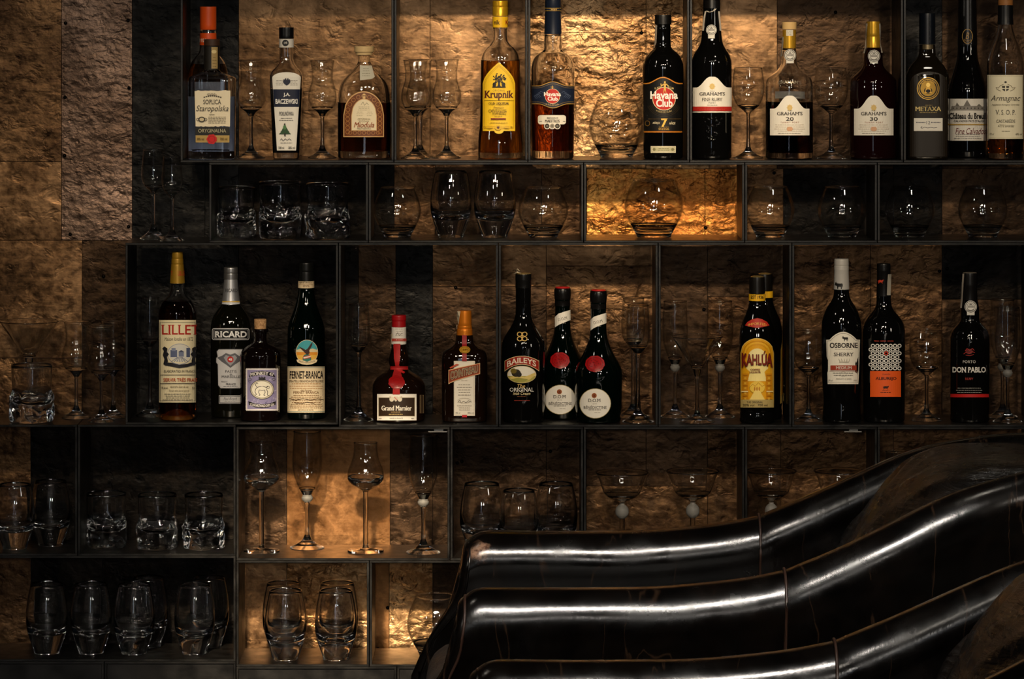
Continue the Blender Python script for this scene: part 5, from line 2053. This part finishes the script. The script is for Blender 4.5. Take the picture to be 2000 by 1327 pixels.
# orange square bottle
b = Bottle('square brown bottle with orange cap and slanted orange banner label', 907.4, 0.07, F3,
           [(654, 16.4), (664, 17), (671, 19), (677, 27), (682, 36), (687, 41), (694, 43.6), (706, 44.4), (760, 44.4), (822, 44)], 4, 0.92)
b.body(BROWNG)
b.lathe('cap', paint('c9741c', 0.3, 0.5), [(607, 12.4, 1), (608.5, 13.2), (634, 13.8, 1), (635.5, 13.4, 1), (637, 14.2), (641, 14.2, 1), (642, 13.8, 1), (643.5, 15.2), (654.5, 15.6, 1)], 2, 1)
b.strip('tax_strip', [(896, 608), (894, 620), (892, 634)], 6, 'b0a48c', off=-0.001)
b.strip('tax_strip', [(889.5, 636), (888.5, 644), (888.2, 651)], 2.6, 'c9bda6', off=-0.0006)
p = b.print_('ribbon', eps=0.0012)
p.rect(902.5, 655, 911.5, 706, '86161c', 0, 3)
p.rect(902.5, 811, 912, 815.5, 'b3202a')
p.done()
p = b.print_('oval_seal', eps=0.0022)
p.ell(907.8, 683.5, 10.6, 7, 'b3862a', 3)
p.circle_line(907.8, 683.5, 9, 5.6, 0.8, '6a4a14')
p.text('1849', 907.8, 683.5, 12, 4, '5a3c10', 'b')
p.done()
p = b.print_('label')
p.rect(886.5, 705.5, 927.5, 812.5, 'dcd5c6')
p.frame(888, 707, 926, 811, 0.6, 'b9ae96')
p.fine(907.5, 744, 744, 1, 18, '8a7a62')
p.fine(907, 752, 772, 5, 30, '6a6052', 1, 51)
p.stroke([(894, 787), (898, 782), (901, 788), (905, 784), (910, 787), (915, 783), (921, 786)], 0.9, '55504a')
p.circle_line(907, 783, 13, 5, 0.6, '9a8f7c')
p.fine(907, 793, 801, 3, 28, '7d7466', 0.9, 52)
p.text('70 cl', 894, 807, 9, 3, '55504a', 'n')
p.text('40% vol', 919, 807, 12, 3, '55504a', 'n')
p.done()
p = b.print_('banner', eps=0.0016)


def ban(t, k):
    """Curved slanted banner: t 0..1 along, k 0 top .. 1 bottom."""
    x = 876 + 61.5 * t
    yt = 723 - 13.5 * t ** 0.9 + 0.0
    yb = 751 - 20 * t ** 0.75
    return x, yt + (yb - yt) * k


n = 16
out = [ban(k / n, 0) for k in range(n + 1)] + [ban(k / n, 1) for k in range(n, -1, -1)]
p.poly(out, 'd9b98c')
p.poly([ban(0.012 + 0.976 * k / n, 0.05) for k in range(n + 1)] + [ban(0.012 + 0.976 * k / n, 0.95) for k in range(n, -1, -1)], '9a3c18')
p.poly([ban(0.03 + 0.94 * k / n, 0.12) for k in range(n + 1)] + [ban(0.03 + 0.94 * k / n, 0.86) for k in range(n, -1, -1)], '6e3216')
pts, faces = strips(text_geo('COINTREAU', 0.03, 0.0, False, 1.0), 56)
for off, colr in ((0.0, 'd8c49c'),):
    p._merge([ban(0.06 + 0.87 * u, 0.80 - 0.64 * v) for u, v in pts], faces, p.mat_index(colr))
pts, faces = strips(text_geo('COINTREAU', 0.0, 0.0, False, 1.0), 56)
p._merge([ban(0.065 + 0.86 * u, 0.77 - 0.58 * v) for u, v in pts], faces, p.mat_index('2b201a'))
p.poly([(878, 718), (892, 711), (897, 712.5), (880, 720.5)], 'b0462a')
p.done()

# cream liqueur
b = Bottle('black cream liqueur bottle with arched red banner and oval landscape', 1022.3, 0.055, F3,
           [(560, 15), (600, 15), (614, 15.6), (624, 18), (636, 23.5), (650, 32), (662, 39), (672, 41.6), (684, 42.2), (740, 42), (790, 41.5), (822, 40)])
b.body(BLACKG)
b.lathe('cap', paint('0b0b0b', 0.25), [(535, 14.6, 1), (536, 15.6), (548, 15.8, 1), (549, 15.4, 1), (562, 15.6, 1)])
b.lathe('cap_top', paint('a8905a', 0.3, 0.7), [(533.4, 13.5, 1), (534.2, 15, 1), (535.2, 15, 1)])
bm = bmesh.new()
for k, (dx, dz) in enumerate(((-0.013, 0.0), (-0.018, 0.005), (-0.016, 0.010), (-0.010, 0.006))):
    pass
o0 = b.local([(534, 15)])[0][0]
for pts3 in (((-0.004, -0.006, o0), (-0.012, -0.008, o0 + 0.003), (-0.019, -0.006, o0 - 0.001)), ((-0.010, -0.006, o0 + 0.001), (-0.016, -0.004, o0 + 0.007), (-0.012, -0.006, o0 + 0.009), (-0.007, -0.004, o0 + 0.004))):
    tube_bm(bm, pts3, 0.0012, 6)
o = from_bm('torn_foil', bm, paint('b5aa94', 0.35, 0.6), b.root, True)
o['label'] = 'curl of torn pale foil'
p = b.print_('gold_emblem', eps=0.0006)
for dx, dy in ((-5, -4.5), (5, -4.5), (-5, 4.5), (5, 4.5)):
    p.circle_line(1019.8 + dx, 657.6 + dy, 5.2, 4.8, 1.5, 'c2a05a')
p.rect(1018.6, 649.5, 1020.8, 666, 'c2a05a')
p.done()
p = b.print_('banner')


def bai(t, k, w=67.5, cx=1019.3):
    return cx - w / 2 + w * t, 696.5 + 10 * (2 * t - 1) ** 2 + 15 * k + (3 * (2 * t - 1) ** 2) * k


n = 16
p.poly([bai(k / n, -0.07) for k in range(n + 1)] + [bai(k / n, 1.07) for k in range(n, -1, -1)], 'cfb98c')
p.poly([bai(0.01 + 0.98 * k / n, 0) for k in range(n + 1)] + [bai(0.01 + 0.98 * k / n, 1) for k in range(n, -1, -1)], '8e2418')
pts, faces = strips(text_geo('BAILEYS', 0.012, 0.0, True, 1.0), 60)
p._merge([bai(0.07 + 0.84 * u, 0.84 - 0.68 * v) for u, v in pts], faces, p.mat_index('e3d9c4'))
p.done()
p = b.print_('landscape_label')
p.ell(1019, 732, 28.5, 17, 'b9a67a')
p.ell(1019, 732, 27.5, 16, 'd8d3c4')
p.poly(ellp(1019, 732, 27.5, 16, 20, 10, 170), 'a39a4a')
p.poly([(993, 738), (1008, 733), (1024, 737), (1045, 728), (1046, 733), (1034, 742), (1010, 746)], 'cdb568')
p.poly([(998, 741), (1012, 738), (1032, 741), (1024, 746), (1008, 747)], '8f8a3c')
p.ell(1008, 729, 9, 7.5, '2c2618')
p.ell(1003, 725, 6, 5, '6a5a20')
p.ell(1014, 732, 5, 5, '1f1a12')
p.text('The', 1018, 754.5, 15, 7.5, 'c9a868', 'i')
p.text('ORIGINAL', 1019, 761.5, 47, 7.6, 'e0dbd0', 's')
p.text('Irish Cream', 1019, 769, 34, 6, 'c9b88c', 'i')
p.fine(1019, 775, 775, 1, 24, '7a4a2c')
p.rect(1004, 782.3, 1035, 783.2, '8e2c1c')
p.done()

# two herbal liqueur bottles
b = Bottle('herbal liqueur bottle with red wax seal standing behind its twin', 1168.8, 0.0535, F3,
           [(590, 15.5), (602, 15.2), (612, 14.8), (636, 15.6), (652, 16.6), (666, 19.5), (680, 24.8), (694, 31.5), (708, 40), (720, 45.2), (728, 46.6), (736, 46.9), (750, 46.4), (790, 45.6), (822, 44)])
b.root['label'] = 'herbal liqueur bottle with red wax seal standing in front of its twin'
b.root['group'] = 'red-sealed herbal liqueur bottles'
b.body(GREENG)
b.lathe('cap', paint('0c0b0b', 0.25), [(568, 14.4, 1), (570, 16), (578, 16.8), (590, 16, 1), (591, 15.4, 1), (603, 15.6, 1)])
b.lathe('cap_top', paint('a3181c', 0.35), [(565.6, 12.5, 1), (566.6, 14.4, 1), (568.4, 14.4, 1)])
p = b.print_('neck_band', eps=0.0008)
p.poly([(1153.4, 625), (1160, 619), (1172, 615), (1184.4, 611.5), (1184.4, 631.5), (1172, 636), (1160, 641), (1153.4, 646)], 'd8d4ca', 4)
p.text('D.O.M', 1168, 629, 18, 5.6, '6a665e', 'bs', rot=-14)
p.fine(1170, 637.6, 637.6, 1, 10, '9a958a')
p.done()
p = b.print_('wax_seal', eps=0.0022, rough=0.3)
p.poly([(1162 + (19 + 0.6 * math.sin(k * 2.3)) * math.cos(k * PI / 15), 711 + (16 + 0.5 * math.sin(k * 1.9)) * math.sin(k * PI / 15)) for k in range(30)], '8e0f13', 3)
p.circle_line(1162, 711, 15.5, 13, 0.9, '640a0a')
rnd = random.Random(3)
for k in range(22):
    a, r = rnd.uniform(0, 2 * PI), rnd.uniform(2, 12)
    p.ell(1162 + r * math.cos(a), 711 + r * 0.85 * math.sin(a), 1.1, 0.9, '640a0a')
    p.layer -= 1
p.layer += 1
o = p.done()
o.modifiers.new('thick', 'SOLIDIFY').thickness = 0.002
p = b.print_('label')
p.ell(1162.5, 788.5, 31, 29.5, '8a7a4a')
p.ell(1162.5, 788.5, 30, 28.5, 'dedacf')
p.ell(1160.5, 773, 5, 5, 'a8602c')
p.circle_line(1160.5, 773, 4, 4, 1.2, '6a3a18')
p.rect(1158.5, 771, 1162.5, 775.5, '6a2c18')
p.text('D.O.M', 1161, 782.6, 24, 6.6, '2b2622', 'bs')
p.text('1510', 1161, 789, 9, 2.8, '8a8478', 'n')
p.text('BÉNÉDICTINE', 1162.5, 795.6, 45, 6.6, '3a342e', 's')
p.fine(1161.5, 801, 801, 1, 32, '6a645a', 1.1)
p.fine(1167, 806, 806, 1, 16, 'a39d90')
p.done()
t = copy_tree(b.root)
t.location = place(1098.8, 0, 0.1185)[:2] + (F3 + 0.0003,)
t['label'] = 'herbal liqueur bottle with red wax seal standing behind its twin'
t.rotation_euler = (0, 0, math.radians(3))

# two coffee liqueur bottles
b = Bottle('coffee liqueur bottle with yellow arched label, in front of another', 1478.6, 0.0385, F3,
           [(575, 16), (590, 16), (600, 17.5), (612, 22), (625, 27.6), (638, 31.8), (652, 34), (668, 34.6), (740, 34.6), (795, 34), (803, 33), (810, 34), (822, 34)])
b.root['group'] = 'coffee liqueur bottles'
b.body(BLACKG)
b.lathe('cap', paint('0e0c0a', 0.28), [(541, 13.6, 1), (543, 14.8), (573, 15.6, 1)])
b.lathe('cap_top', paint('8f7a48', 0.3, 0.6), [(538.6, 7, 1), (540, 11.5), (542, 14.2, 1)])
_, cp = b.lathe('neck_band', paint('d6a41c', 0.4), [(574.5, 16.4, 1), (587, 16.4, 1)])
p = b.print_('neck_label', prof=cp)
p.text('EST 1936', 1479, 580.8, 25, 7.4, '2b1c0a', 'B')
p.done()
p = b.print_('red_emblem', eps=0.0008)
p.poly([(1455, 636), (1460, 629), (1470, 623.5), (1479, 621.8), (1488, 623.5), (1498, 629), (1503, 636), (1496, 638), (1488, 639.5), (1479, 641), (1470, 639.5), (1462, 638)], 'a8281c', 3)
p.text('IMPORTED', 1479, 632.5, 36, 5, 'd9a84a', 'b', arc=3)
p.done()
p = b.print_('label')
p.poly(arch(1446.3, 1511.6, 661, 690, 796.5), 'd9b45c')
p.poly(arch(1447.6, 1510.4, 662.6, 690.5, 781), 'dc9f16')
for k, c in enumerate(('b8780f', 'e8bb3c', 'c98a14')):
    p.ring(arch(1451 + 3 * k, 1507 - 3 * k, 666 + 3.5 * k, 691, 700), arch(1452 + 3 * k, 1506 - 3 * k, 667.2 + 3.5 * k, 691, 700), c)
p.poly(arch(1459, 1499, 681, 704, 722), 'efe0a0')
p.poly([(1457, 719), (1465, 712), (1479, 709.5), (1493, 712), (1501, 719), (1493, 727), (1498, 745), (1460, 745), (1465, 727)], 'eedb8e')
for x0 in (1449.5, 1496):
    p.rect(x0, 730, x0 + 12, 780, 'c98612')
    for k in range(5):
        p.rect(x0 + 1.5, 733 + 10 * k, x0 + 10.5, 735 + 10 * k, 'a5680c')
        p.rect(x0 + 4, 737 + 10 * k, x0 + 8, 741 + 10 * k, 'dca834')
p.ell(1479, 757, 15, 12, 'e6c04a')
p.poly([(1464, 781), (1475, 762), (1483, 762), (1494, 781)], 'e8cd72')
p.stroke([(1463, 758), (1470, 751), (1475, 755), (1481, 748), (1488, 755), (1495, 752)], 0.9, 'b07a14')
for x in (1474, 1478.5, 1483):
    p.ell(x, 760, 1.4, 4, 'b5761a')
p.rect(1447.6, 764, 1461, 766, 'f0dc9a')
p.rect(1497, 764, 1510, 766, 'f0dc9a')
p.rect(1447.2, 781, 1510.8, 796.5, 'a8945c')
p.text('KAHLÚA', 1479, 700.5, 61, 27, '4e150c', 'B', bow=0.42)
p.text('KAHLÚA', 1479, 700.8, 57, 23, '7a2412', 'b', bow=0.42)
p.text('COFFEE', 1475, 722.5, 19, 3.8, '6e1f10', 'B')
p.text('LIQUEUR', 1475, 727.6, 22, 3.8, '6e1f10', 'B')
p.text('THE ORIGINAL', 1474, 786, 32, 3.8, '241c10', 'b')
p.text('20% vol · 700 ml', 1475, 791.8, 48, 4.6, '241c10', 'b')
p.done()
t = copy_tree(b.root)
t.location = place(1493.5, 0, 0.108)[:2] + (F3 + 0.0003,)
t.rotation_euler = (0, 0, math.radians(130))
t['label'] = 'coffee liqueur bottle mostly hidden behind the yellow-labelled one'


def bull(p, cx, cy, w, col):
    k = w / 20
    p.poly([(cx + x * k, cy + y * k) for x, y in ((-10, -9), (-8.5, -6), (-6.5, -7), (-5.5, -9), (-5, -5), (-2, -4.4), (4, -4), (8, -4.4), (9.6, -2), (10, 4), (9, 6), (8.4, 2), (7.4, 3.4), (7.4, 9), (5.4, 9), (5, 3.6), (-1, 3.6), (-1.4, 9), (-3.4, 9), (-3.6, 3), (-5.4, 1), (-8, 0.6), (-9.4, -1.4), (-8.4, -4.4))], col)


# sherry
b = Bottle('black sherry bottle with a pale grey capsule and arched white label', 1643.5, 0.055, F3,
           [(563, 14.6), (577, 15.6), (588, 20), (600, 28), (612, 34), (624, 37.6), (640, 39), (700, 39), (740, 38), (780, 35.4), (800, 36.6), (822, 37.6)])
b.body(BLACKG)
_, cp = b.lathe('capsule', paint('a8a6a2', 0.45, 0.1), [(505.7, 12.6, 1), (507, 13.8), (518, 14.2, 1), (519, 13.8, 1), (520, 14.4), (527, 14.4, 1), (528, 14.1, 1), (565, 15.2, 1)])
p = b.print_('capsule_emblem', prof=cp)
bull(p, 1638, 557.5, 16.5, '151414')
p.done()
p = b.print_('label')
top = [(1613.8 + 66 * k / 28, 664 - 15.5 * max(0.0, math.cos(PI / 2 * min(1, abs(-1 + k / 14) / 0.8))) ** 0.85) for k in range(29)]
lab = top + [(1676.4, 750.6), (1616.6, 750.6)]
p.poly(lab, 'e3ded0')
p.ring([(1646.5 + (x - 1646.5) * 0.95, 704 + (y - 704) * 0.955) for x, y in lab], [(1646.5 + (x - 1646.5) * 0.935, 704 + (y - 704) * 0.942) for x, y in lab], '4a4640')
bull(p, 1650.5, 661.6, 12, '1c1a19')
p.text('OSBORNE', 1648, 675, 55, 10, '26221f', 'Bs', bow=0.12)
p.fine(1648, 682.6, 682.6, 1, 46, '8a8478')
p.text('SHERRY', 1648, 692.6, 39, 7, '26221f', 'bs')
for k in range(5):
    p.stroke([(1640 + 4.4 * k, 708), (1638 + 5.4 * k, 701), (1641 + 4.4 * k, 706)], 0.7, 'a39c8c')
p.rect(1639, 706.6, 1658, 708.6, 'b0a998')
p.rect(1622, 714, 1673, 723.5, '9a3a26')
p.text('MEDIUM', 1648, 718.8, 31, 5.6, 'e6dfd0', 'bs')
p.rect(1620, 724.8, 1675, 725.4, '8a3a2a')
p.fine(1647, 729, 733.5, 2, 46, '4a443c', 1.2, 61)
p.circle_line(1647, 731, 6, 5, 0.5, 'a39c8c')
p.text('PRODUCT OF SPAIN', 1648, 740.4, 30, 2.6, '6a645a', 'n')
p.text('75 cl', 1622, 743.5, 8, 3, '4a443c', 'n')
p.text('15%', 1671, 743.5, 6, 3, '4a443c', 'n')
p.done()

# ring-pattern wine
b = Bottle('black wine bottle with white ring pattern over an orange label', 1726, 0.06, F3,
           [(577, 14), (592, 14.8), (602, 17.5), (611, 24), (620, 32), (630, 38), (642, 41), (656, 41.6), (740, 41.6), (822, 41)])
b.body(BLACKG)
_, cp = b.lathe('capsule', paint('0b0a0a', 0.3), [(515, 12.4, 1), (516.5, 13.2), (530, 13.4, 1), (531, 13, 1), (578, 14.4, 1)])
p = b.print_('capsule_emblem', prof=cp)
p.poly([(1714, 549), (1718, 547), (1723, 548), (1725.5, 546), (1725, 549.5), (1723, 551), (1724, 555), (1722, 552), (1718, 551.6), (1716, 555), (1715.4, 551)], 'b3351c')
p.done()
b.strip('tax_strip', [(1738.5, 536), (1737, 552), (1736, 577)], 7, '9a9488', off=0.0012)
p = b.print_('label')
p.text('TIERRA · BARROS · SPANISH', 1726, 666.5, 38, 2.4, 'a83a28', 'b')
for j in range(7):
    for k in range(8):
        x = 1703.5 + 7.35 * k + (0 if j % 2 == 0 else 0)
        x = 1700.5 + 8.65 * k + (4.3 if j % 2 == 0 else 0)
        if x > 1760.5 or x < 1699:
            continue
        y = 675.8 + 7.35 * j
        hot = j == 2 and k == 3
        p.ring(ellp(x, y, 4.1, 3.8, 18), ellp(x, y, 2.3, 2.1, 18), 'c93a1e' if hot else 'e0ddd6')
        p.layer -= 1
p.layer += 1
p.rect(1699.6, 725, 1759.6, 775.6, 'd9561a')
p.text('CRIANZA', 1731, 731.6, 16, 2.6, '5a1f0c', 'b')
p.text('ALBUREJO', 1730.5, 740.5, 41, 7.2, '2b1008', 'Bs')
p.poly([(1724, 756), (1729, 754.4), (1733, 755), (1736, 753.6), (1735.6, 757), (1733, 758.4), (1735, 762), (1732, 759.4), (1728, 759), (1725, 762), (1726, 758.4)], '2b1008')
p.fine(1730, 763, 763, 1, 18, '5a1f0c')
p.fine(1730, 767, 767, 1, 28, '2b1008', 1.3)
p.done()

# white-lettered port
b = Bottle('black port bottle with white lettering and a single red stripe', 1894.2, 0.055, F3,
           [(585, 14.8), (596, 17), (606, 18.2), (622, 18.2), (630, 21), (638, 28), (646, 34.5), (656, 37.6), (668, 38.6), (740, 38.6), (822, 38.4)])
b.body(BLACKG)
b.lathe('capsule', paint('0d0c0c', 0.3), [(533, 12.8, 1), (534.5, 14), (560, 14.4, 1), (561, 14.1, 1), (588, 15, 1)])
b.lathe('foil_rim', paint('8f887c', 0.4, 0.4), [(532.4, 11, 1), (533, 13.6, 1), (533.8, 13.9, 1)])
b.strip('tax_strip', [(1881.5, 535), (1880, 556), (1878.6, 580), (1877, 602)], 2.8, '9a9286')
b.port_seal(1896, 599.5, 12, 616)
p = b.print_('label')
p.ell(1893, 687, 7, 5, '5a1410')
p.stroke([(1882, 692), (1887, 688), (1893, 691), (1898, 687), (1904, 689)], 1.2, '9a241c')
p.stroke([(1885, 686), (1889, 681), (1894, 685), (1899, 681), (1903, 685)], 1.2, '9a241c')
p.stroke([(1886, 694), (1894, 695), (1902, 693)], 1.0, '9a241c')
p.text('PORTO', 1893, 707, 25, 5.4, 'c9c6c0', 'n', space=1.1)
p.text('DON PABLO', 1893, 722.6, 65, 11, 'd6d3cc', 'Bs')
p.text('RUBY', 1893, 740.4, 16, 4.4, '8e2a22', 'bs')
p.fine(1893, 758.5, 767, 3, 56, 'a39f98', 1, 71)
p.rect(1856.6, 770, 1931.4, 776.4, 'b01c1a')
p.done()
bpy.data.objects.remove(_to)

# ------------------------------------------------------------------ leather tub armchairs
ARM_Z = 0.66


def armchair(label):
    """Faces -X; Y = 0 is its middle; origin on the floor."""
    root = tag(empty('armchair', (0, 0, 0)), label, 'armchair', 'leather armchairs')
    HWY, XE, AX = 0.29, 0.50, 0.52      # half width, start of the rounded back, its depth
    XF = -0.062

    def rise(x):
        pts = ((-0.1, 0.0), (0.2, 0.0), (0.3, 0.006), (0.41, 0.021), (0.5, 0.052), (0.6, 0.098), (0.7, 0.143), (0.8, 0.168), (0.9, 0.182), (1.1, 0.188))
        xs = [q[0] for q in pts]
        for i in range(len(pts) - 1):
            if x <= pts[i + 1][0]:
                t = (x - pts[i][0]) / (pts[i + 1][0] - pts[i][0])
                m = lambda k: (pts[min(k + 1, len(pts) - 1)][1] - pts[max(k - 1, 0)][1]) / (pts[min(k + 1, len(pts) - 1)][0] - pts[max(k - 1, 0)][0])
                h = pts[i + 1][0] - pts[i][0]
                a, b = pts[i][1], pts[i + 1][1]
                return (2 * t ** 3 - 3 * t * t + 1) * a + (t ** 3 - 2 * t * t + t) * h * m(i) + (3 * t * t - 2 * t ** 3) * b + (t ** 3 - t * t) * h * m(i + 1)
        return pts[-1][1]

    def flare(z):
        pts = ((0.0, -0.09), (0.42, -0.088), (0.45, -0.080), (0.476, -0.062), (0.503, -0.038), (0.533, -0.017), (0.57, -0.006), (0.62, 0.0), (0.9, 0.0))
        for (za, a), (zb, b_) in zip(pts, pts[1:]):
            if z <= zb:
                return a + (b_ - a) * (z - za) / (zb - za)
        return 0.0

    # path stations: (x, y, outward normal, arc parameter)
    st = []
    xs_arm = [XF + v for v in (0.0, 0.003, 0.008, 0.015, 0.025, 0.038)] + [XF + 0.055 + (XE - XF - 0.055) * k / 24 for k in range(24)]
    for x in xs_arm:
        st.append((x, HWY, Vector((0, 1, 0))))
    for k in range(61):
        a = PI / 2 - PI * k / 60
        x, y = XE + AX * math.cos(a), HWY * math.sin(a)
        nv = Vector((math.cos(a) / AX, math.sin(a) / HWY, 0)).normalized()
        st.append((x, y, nv))
    for x in reversed(xs_arm):
        st.append((x, -HWY, Vector((0, -1, 0))))
    R = 0.050

    def section(idx):
        """Inner bottom -> over the roll -> outer bottom: list of (w, z)."""
        x, y, nv = st[idx]
        top = ARM_Z + rise(x) - 0.014 * max(0.0, 1 - (x - XF) / 0.032) ** 2.2
        back = max(0.0, min(1.0, (x - 0.46) / 0.3))
        r = R * (1 - 0.12 * back)
        lean = 0.055 * back
        pts = [(-0.016 - lean * 0.6, 0.30), (-0.014 - lean, 0.42), (-0.014 - lean, top - 0.24), (-0.018 - lean * 0.8, top - 0.17), (-0.027 - lean * 0.35, top - 0.125), (-0.038 - 0.004 * back, top - 0.094)]
        for k in range(19):
            a = math.radians(214 - 248 * k / 18)
            pts.append((r * math.cos(a) * 0.98, top - r + r * math.sin(a)))
        pts += [(0.038, top - 0.094), (0.027, top - 0.125), (0.018, top - 0.19), (0.020, top - 0.3), (0.030, 0.24), (0.030, 0.12), (0.0, 0.112)]
        return pts, back

    def ring(idx):
        x, y, nv = st[idx]
        pts, back = section(idx)
        out = []
        for j, (w, z) in enumerate(pts):
            xx = x + nv.x * w
            yy = y + nv.y * w
            front = max(0.0, 1 - (x - XF) / 0.16)
            xx += flare(z) * front ** 1.5
            co = Vector((xx, yy, z))
            # creases fanning out where the arms run into the back
            if j < 7 and back > 0:
                fold = noise.noise(Vector((idx * 0.42 + z * 7.0, z * 5.0, 2.0))) * 0.013 + noise.noise(Vector((idx * 0.9 + z * 12.0, z * 8.0, 9.0))) * 0.006
                k = back * (1.0 if j > 0 else 0.3)
                co += Vector((nv.x, nv.y, 0)) * fold * k
            # slight unevenness of the stuffing
            co += Vector((nv.x, nv.y, 0.3)) * 0.0022 * noise.noise(co * 11)
            out.append(co)
        return out

    seam_a = next(i for i in range(len(st)) if st[i][0] >= 0.428)
    seam_b = len(st) - 1 - seam_a

    def sweep(name, i0, i1, mat, cap0=False, cap1=False):
        bm = bmesh.new()
        rings = []
        for i in range(i0, i1 + 1):
            rg = ring(i)
            # dip into the stitched seams
            for s in (seam_a, seam_b):
                if abs(i - s) < 1:
                    c = sum(rg, Vector()) / len(rg)
                    rg = [p_ + (Vector((st[i][0], st[i][1], p_.z)) - p_) * 0.045 - Vector((0, 0, 0.002)) for p_ in rg]
            rings.append([bm.verts.new(p_) for p_ in rg])
        for a, b_ in zip(rings, rings[1:]):
            for k in range(len(a)):
                bm.faces.new((a[k], a[(k + 1) % len(a)], b_[(k + 1) % len(a)], b_[k]))
        for do, rg in ((cap0, rings[0]), (cap1, rings[-1])):
            if not do:
                continue
            cur = rg
            for inset, fwd in ((0.93, 0.006), (0.80, 0.010), (0.55, 0.012), (0.25, 0.013)):
                nr = []
                zc = [v.co.z for v in rg]
                for v in rg:
                    yc = st[i0 if rg is rings[0] else i1][1]
                    top = max(zc) - R
                    cz = min(v.co.z, top)
                    c = Vector((v.co.x, yc, cz if v.co.z < top else top))
                    p_ = c + (v.co - c) * inset
                    p_.x = v.co.x - fwd
                    nr.append(bm.verts.new(p_))
                for k in range(len(cur)):
                    bm.faces.new((cur[k], cur[(k + 1) % len(cur)], nr[(k + 1) % len(cur)], nr[k]))
                cur = nr
            bm.faces.new(cur)
        bmesh.ops.remove_doubles(bm, verts=bm.verts, dist=1e-5)
        o = from_bm(name, bm, mat, root, True)
        sm = o.modifiers.new('smooth', 'SUBSURF')
        sm.levels = sm.render_levels = 1
        return o

    def piping(idx, name, r, shift, note, col=None):
        rg = ring(idx)
        rg = [p_ + Vector((shift, 0, 0)) for p_ in rg if p_.z > 0.26]
        bm = bmesh.new()
        tube_bm(bm, rg, r, 6)
        o = from_bm(name, bm, col or PIPING, root, True)
        o['label'] = note

    a1 = sweep('arm', 0, seam_a, LEATHER_ARM, True, False)
    a1['label'] = 'far arm with a worn pale patch on its front corner'
    sweep('arm', seam_b, len(st) - 1, LEATHER, False, True)
    sweep('backrest', seam_a, seam_b, LEATHER)
    piping(0, 'piping', 0.0022, 0.002, 'dark glossy piping around the far arm front', LEATHER)
    piping(len(st) - 1, 'piping', 0.0024, 0.001, 'brown worn piping around the arm front')
    piping(seam_a, 'seam', 0.0022, 0.0, 'brown stitched seam across the arm')
    piping(seam_b, 'seam', 0.0022, 0.0, 'brown stitched seam across the arm')
    # seat cushion
    bm = bmesh.new()
    bmesh.ops.create_cube(bm, size=2)
    bmesh.ops.subdivide_edges(bm, edges=bm.edges[:], cuts=14, use_grid_fill=True)
    for v in bm.verts:
        x, y, z = v.co
        m = 6.0
        k = (abs(x) ** m + abs(y) ** m + abs(z) ** m) ** (-1 / m)
        x, y, z = x * k, y * k, z * k
        crown = 0.018 * (1 - x * x) * (1 - y * y) if z > 0 else 0
        v.co = Vector((0.27 + 0.40 * x, 0.245 * y, 0.415 + 0.085 * z + crown + 0.003 * noise.noise(Vector((x * 3, y * 3, 1)))))
    from_bm('seat_cushion', bm, LEATHER_WORN, root, True)
    # padded back cushion, leaning, gathered into creases at its sides
    bm = bmesh.new()
    bmesh.ops.create_cube(bm, size=2)
    bmesh.ops.subdivide_edges(bm, edges=bm.edges[:], cuts=30, use_grid_fill=True)
    for v in bm.verts:
        x, y, z = v.co
        m = 4.0
        k = (abs(x) ** m + abs(y) ** m + abs(z) ** m) ** (-1 / m)
        x, y, z = x * k, y * k, z * k
        side = max(0.0, abs(y) - 0.25) / 0.75
        fold = noise.noise(Vector((y * 1.2, (z - 0.9 * abs(y)) * 6.0, 3.0))) + 0.5 * noise.noise(Vector((y * 2, (z - 0.9 * abs(y)) * 13.0, 7.0)))
        v.co = Vector((0.70 + 0.135 * x + 0.11 * z, 0.245 * y, 0.64 + 0.195 * z))
        if x < 0.5:
            v.co.x += 0.024 * fold * (0.35 + 0.65 * side) - 0.02 * (1 - y * y) * (1 - z * z)
            v.co.z += 0.006 * fold * side
    from_bm('back_cushion', bm, LEATHER_SEAT, root, True)
    # upholstered base under the cushion
    bm = bmesh.new()
    box_bm(bm, -0.115, 0.86, -0.25, 0.25, 0.13, 0.333)
    bmesh.ops.bevel(bm, geom=bm.edges[:], offset=0.02, segments=3, affect='EDGES')
    from_bm('seat_base', bm, LEATHER, root, True, 50)
    for x, y in ((-0.09, 0.25), (-0.09, -0.25), (0.80, 0.2), (0.80, -0.2)):
        bm = bmesh.new()
        lathe_bm(bm, [(0.135, 0.026), (0.1, 0.027), (0.03, 0.019), (0.0, 0.016)], 2, 1, 20)
        for v in bm.verts:
            v.co += Vector((x, y, 0))
        from_bm('leg', bm, paint('1c100a', 0.4), root, True, 50)
    return root


ch = armchair('black-brown leather armchair standing closer to the bar shelves, its worn arm corner showing')
ch.location = (-0.012, -1.12, 0)
ch2 = copy_tree(ch)
ch2.location = (0.012, -2.30, 0)
for c_ in [o_ for o_ in bpy.data.objects if o_.parent == ch2]:
    if c_.get('label', '').startswith('far arm'):
        del c_['label']
        c_.material_slots[0].link = 'OBJECT'
        c_.material_slots[0].material = LEATHER
ch2['label'] = 'black-brown leather armchair in front, only its shiny far arm and back showing'
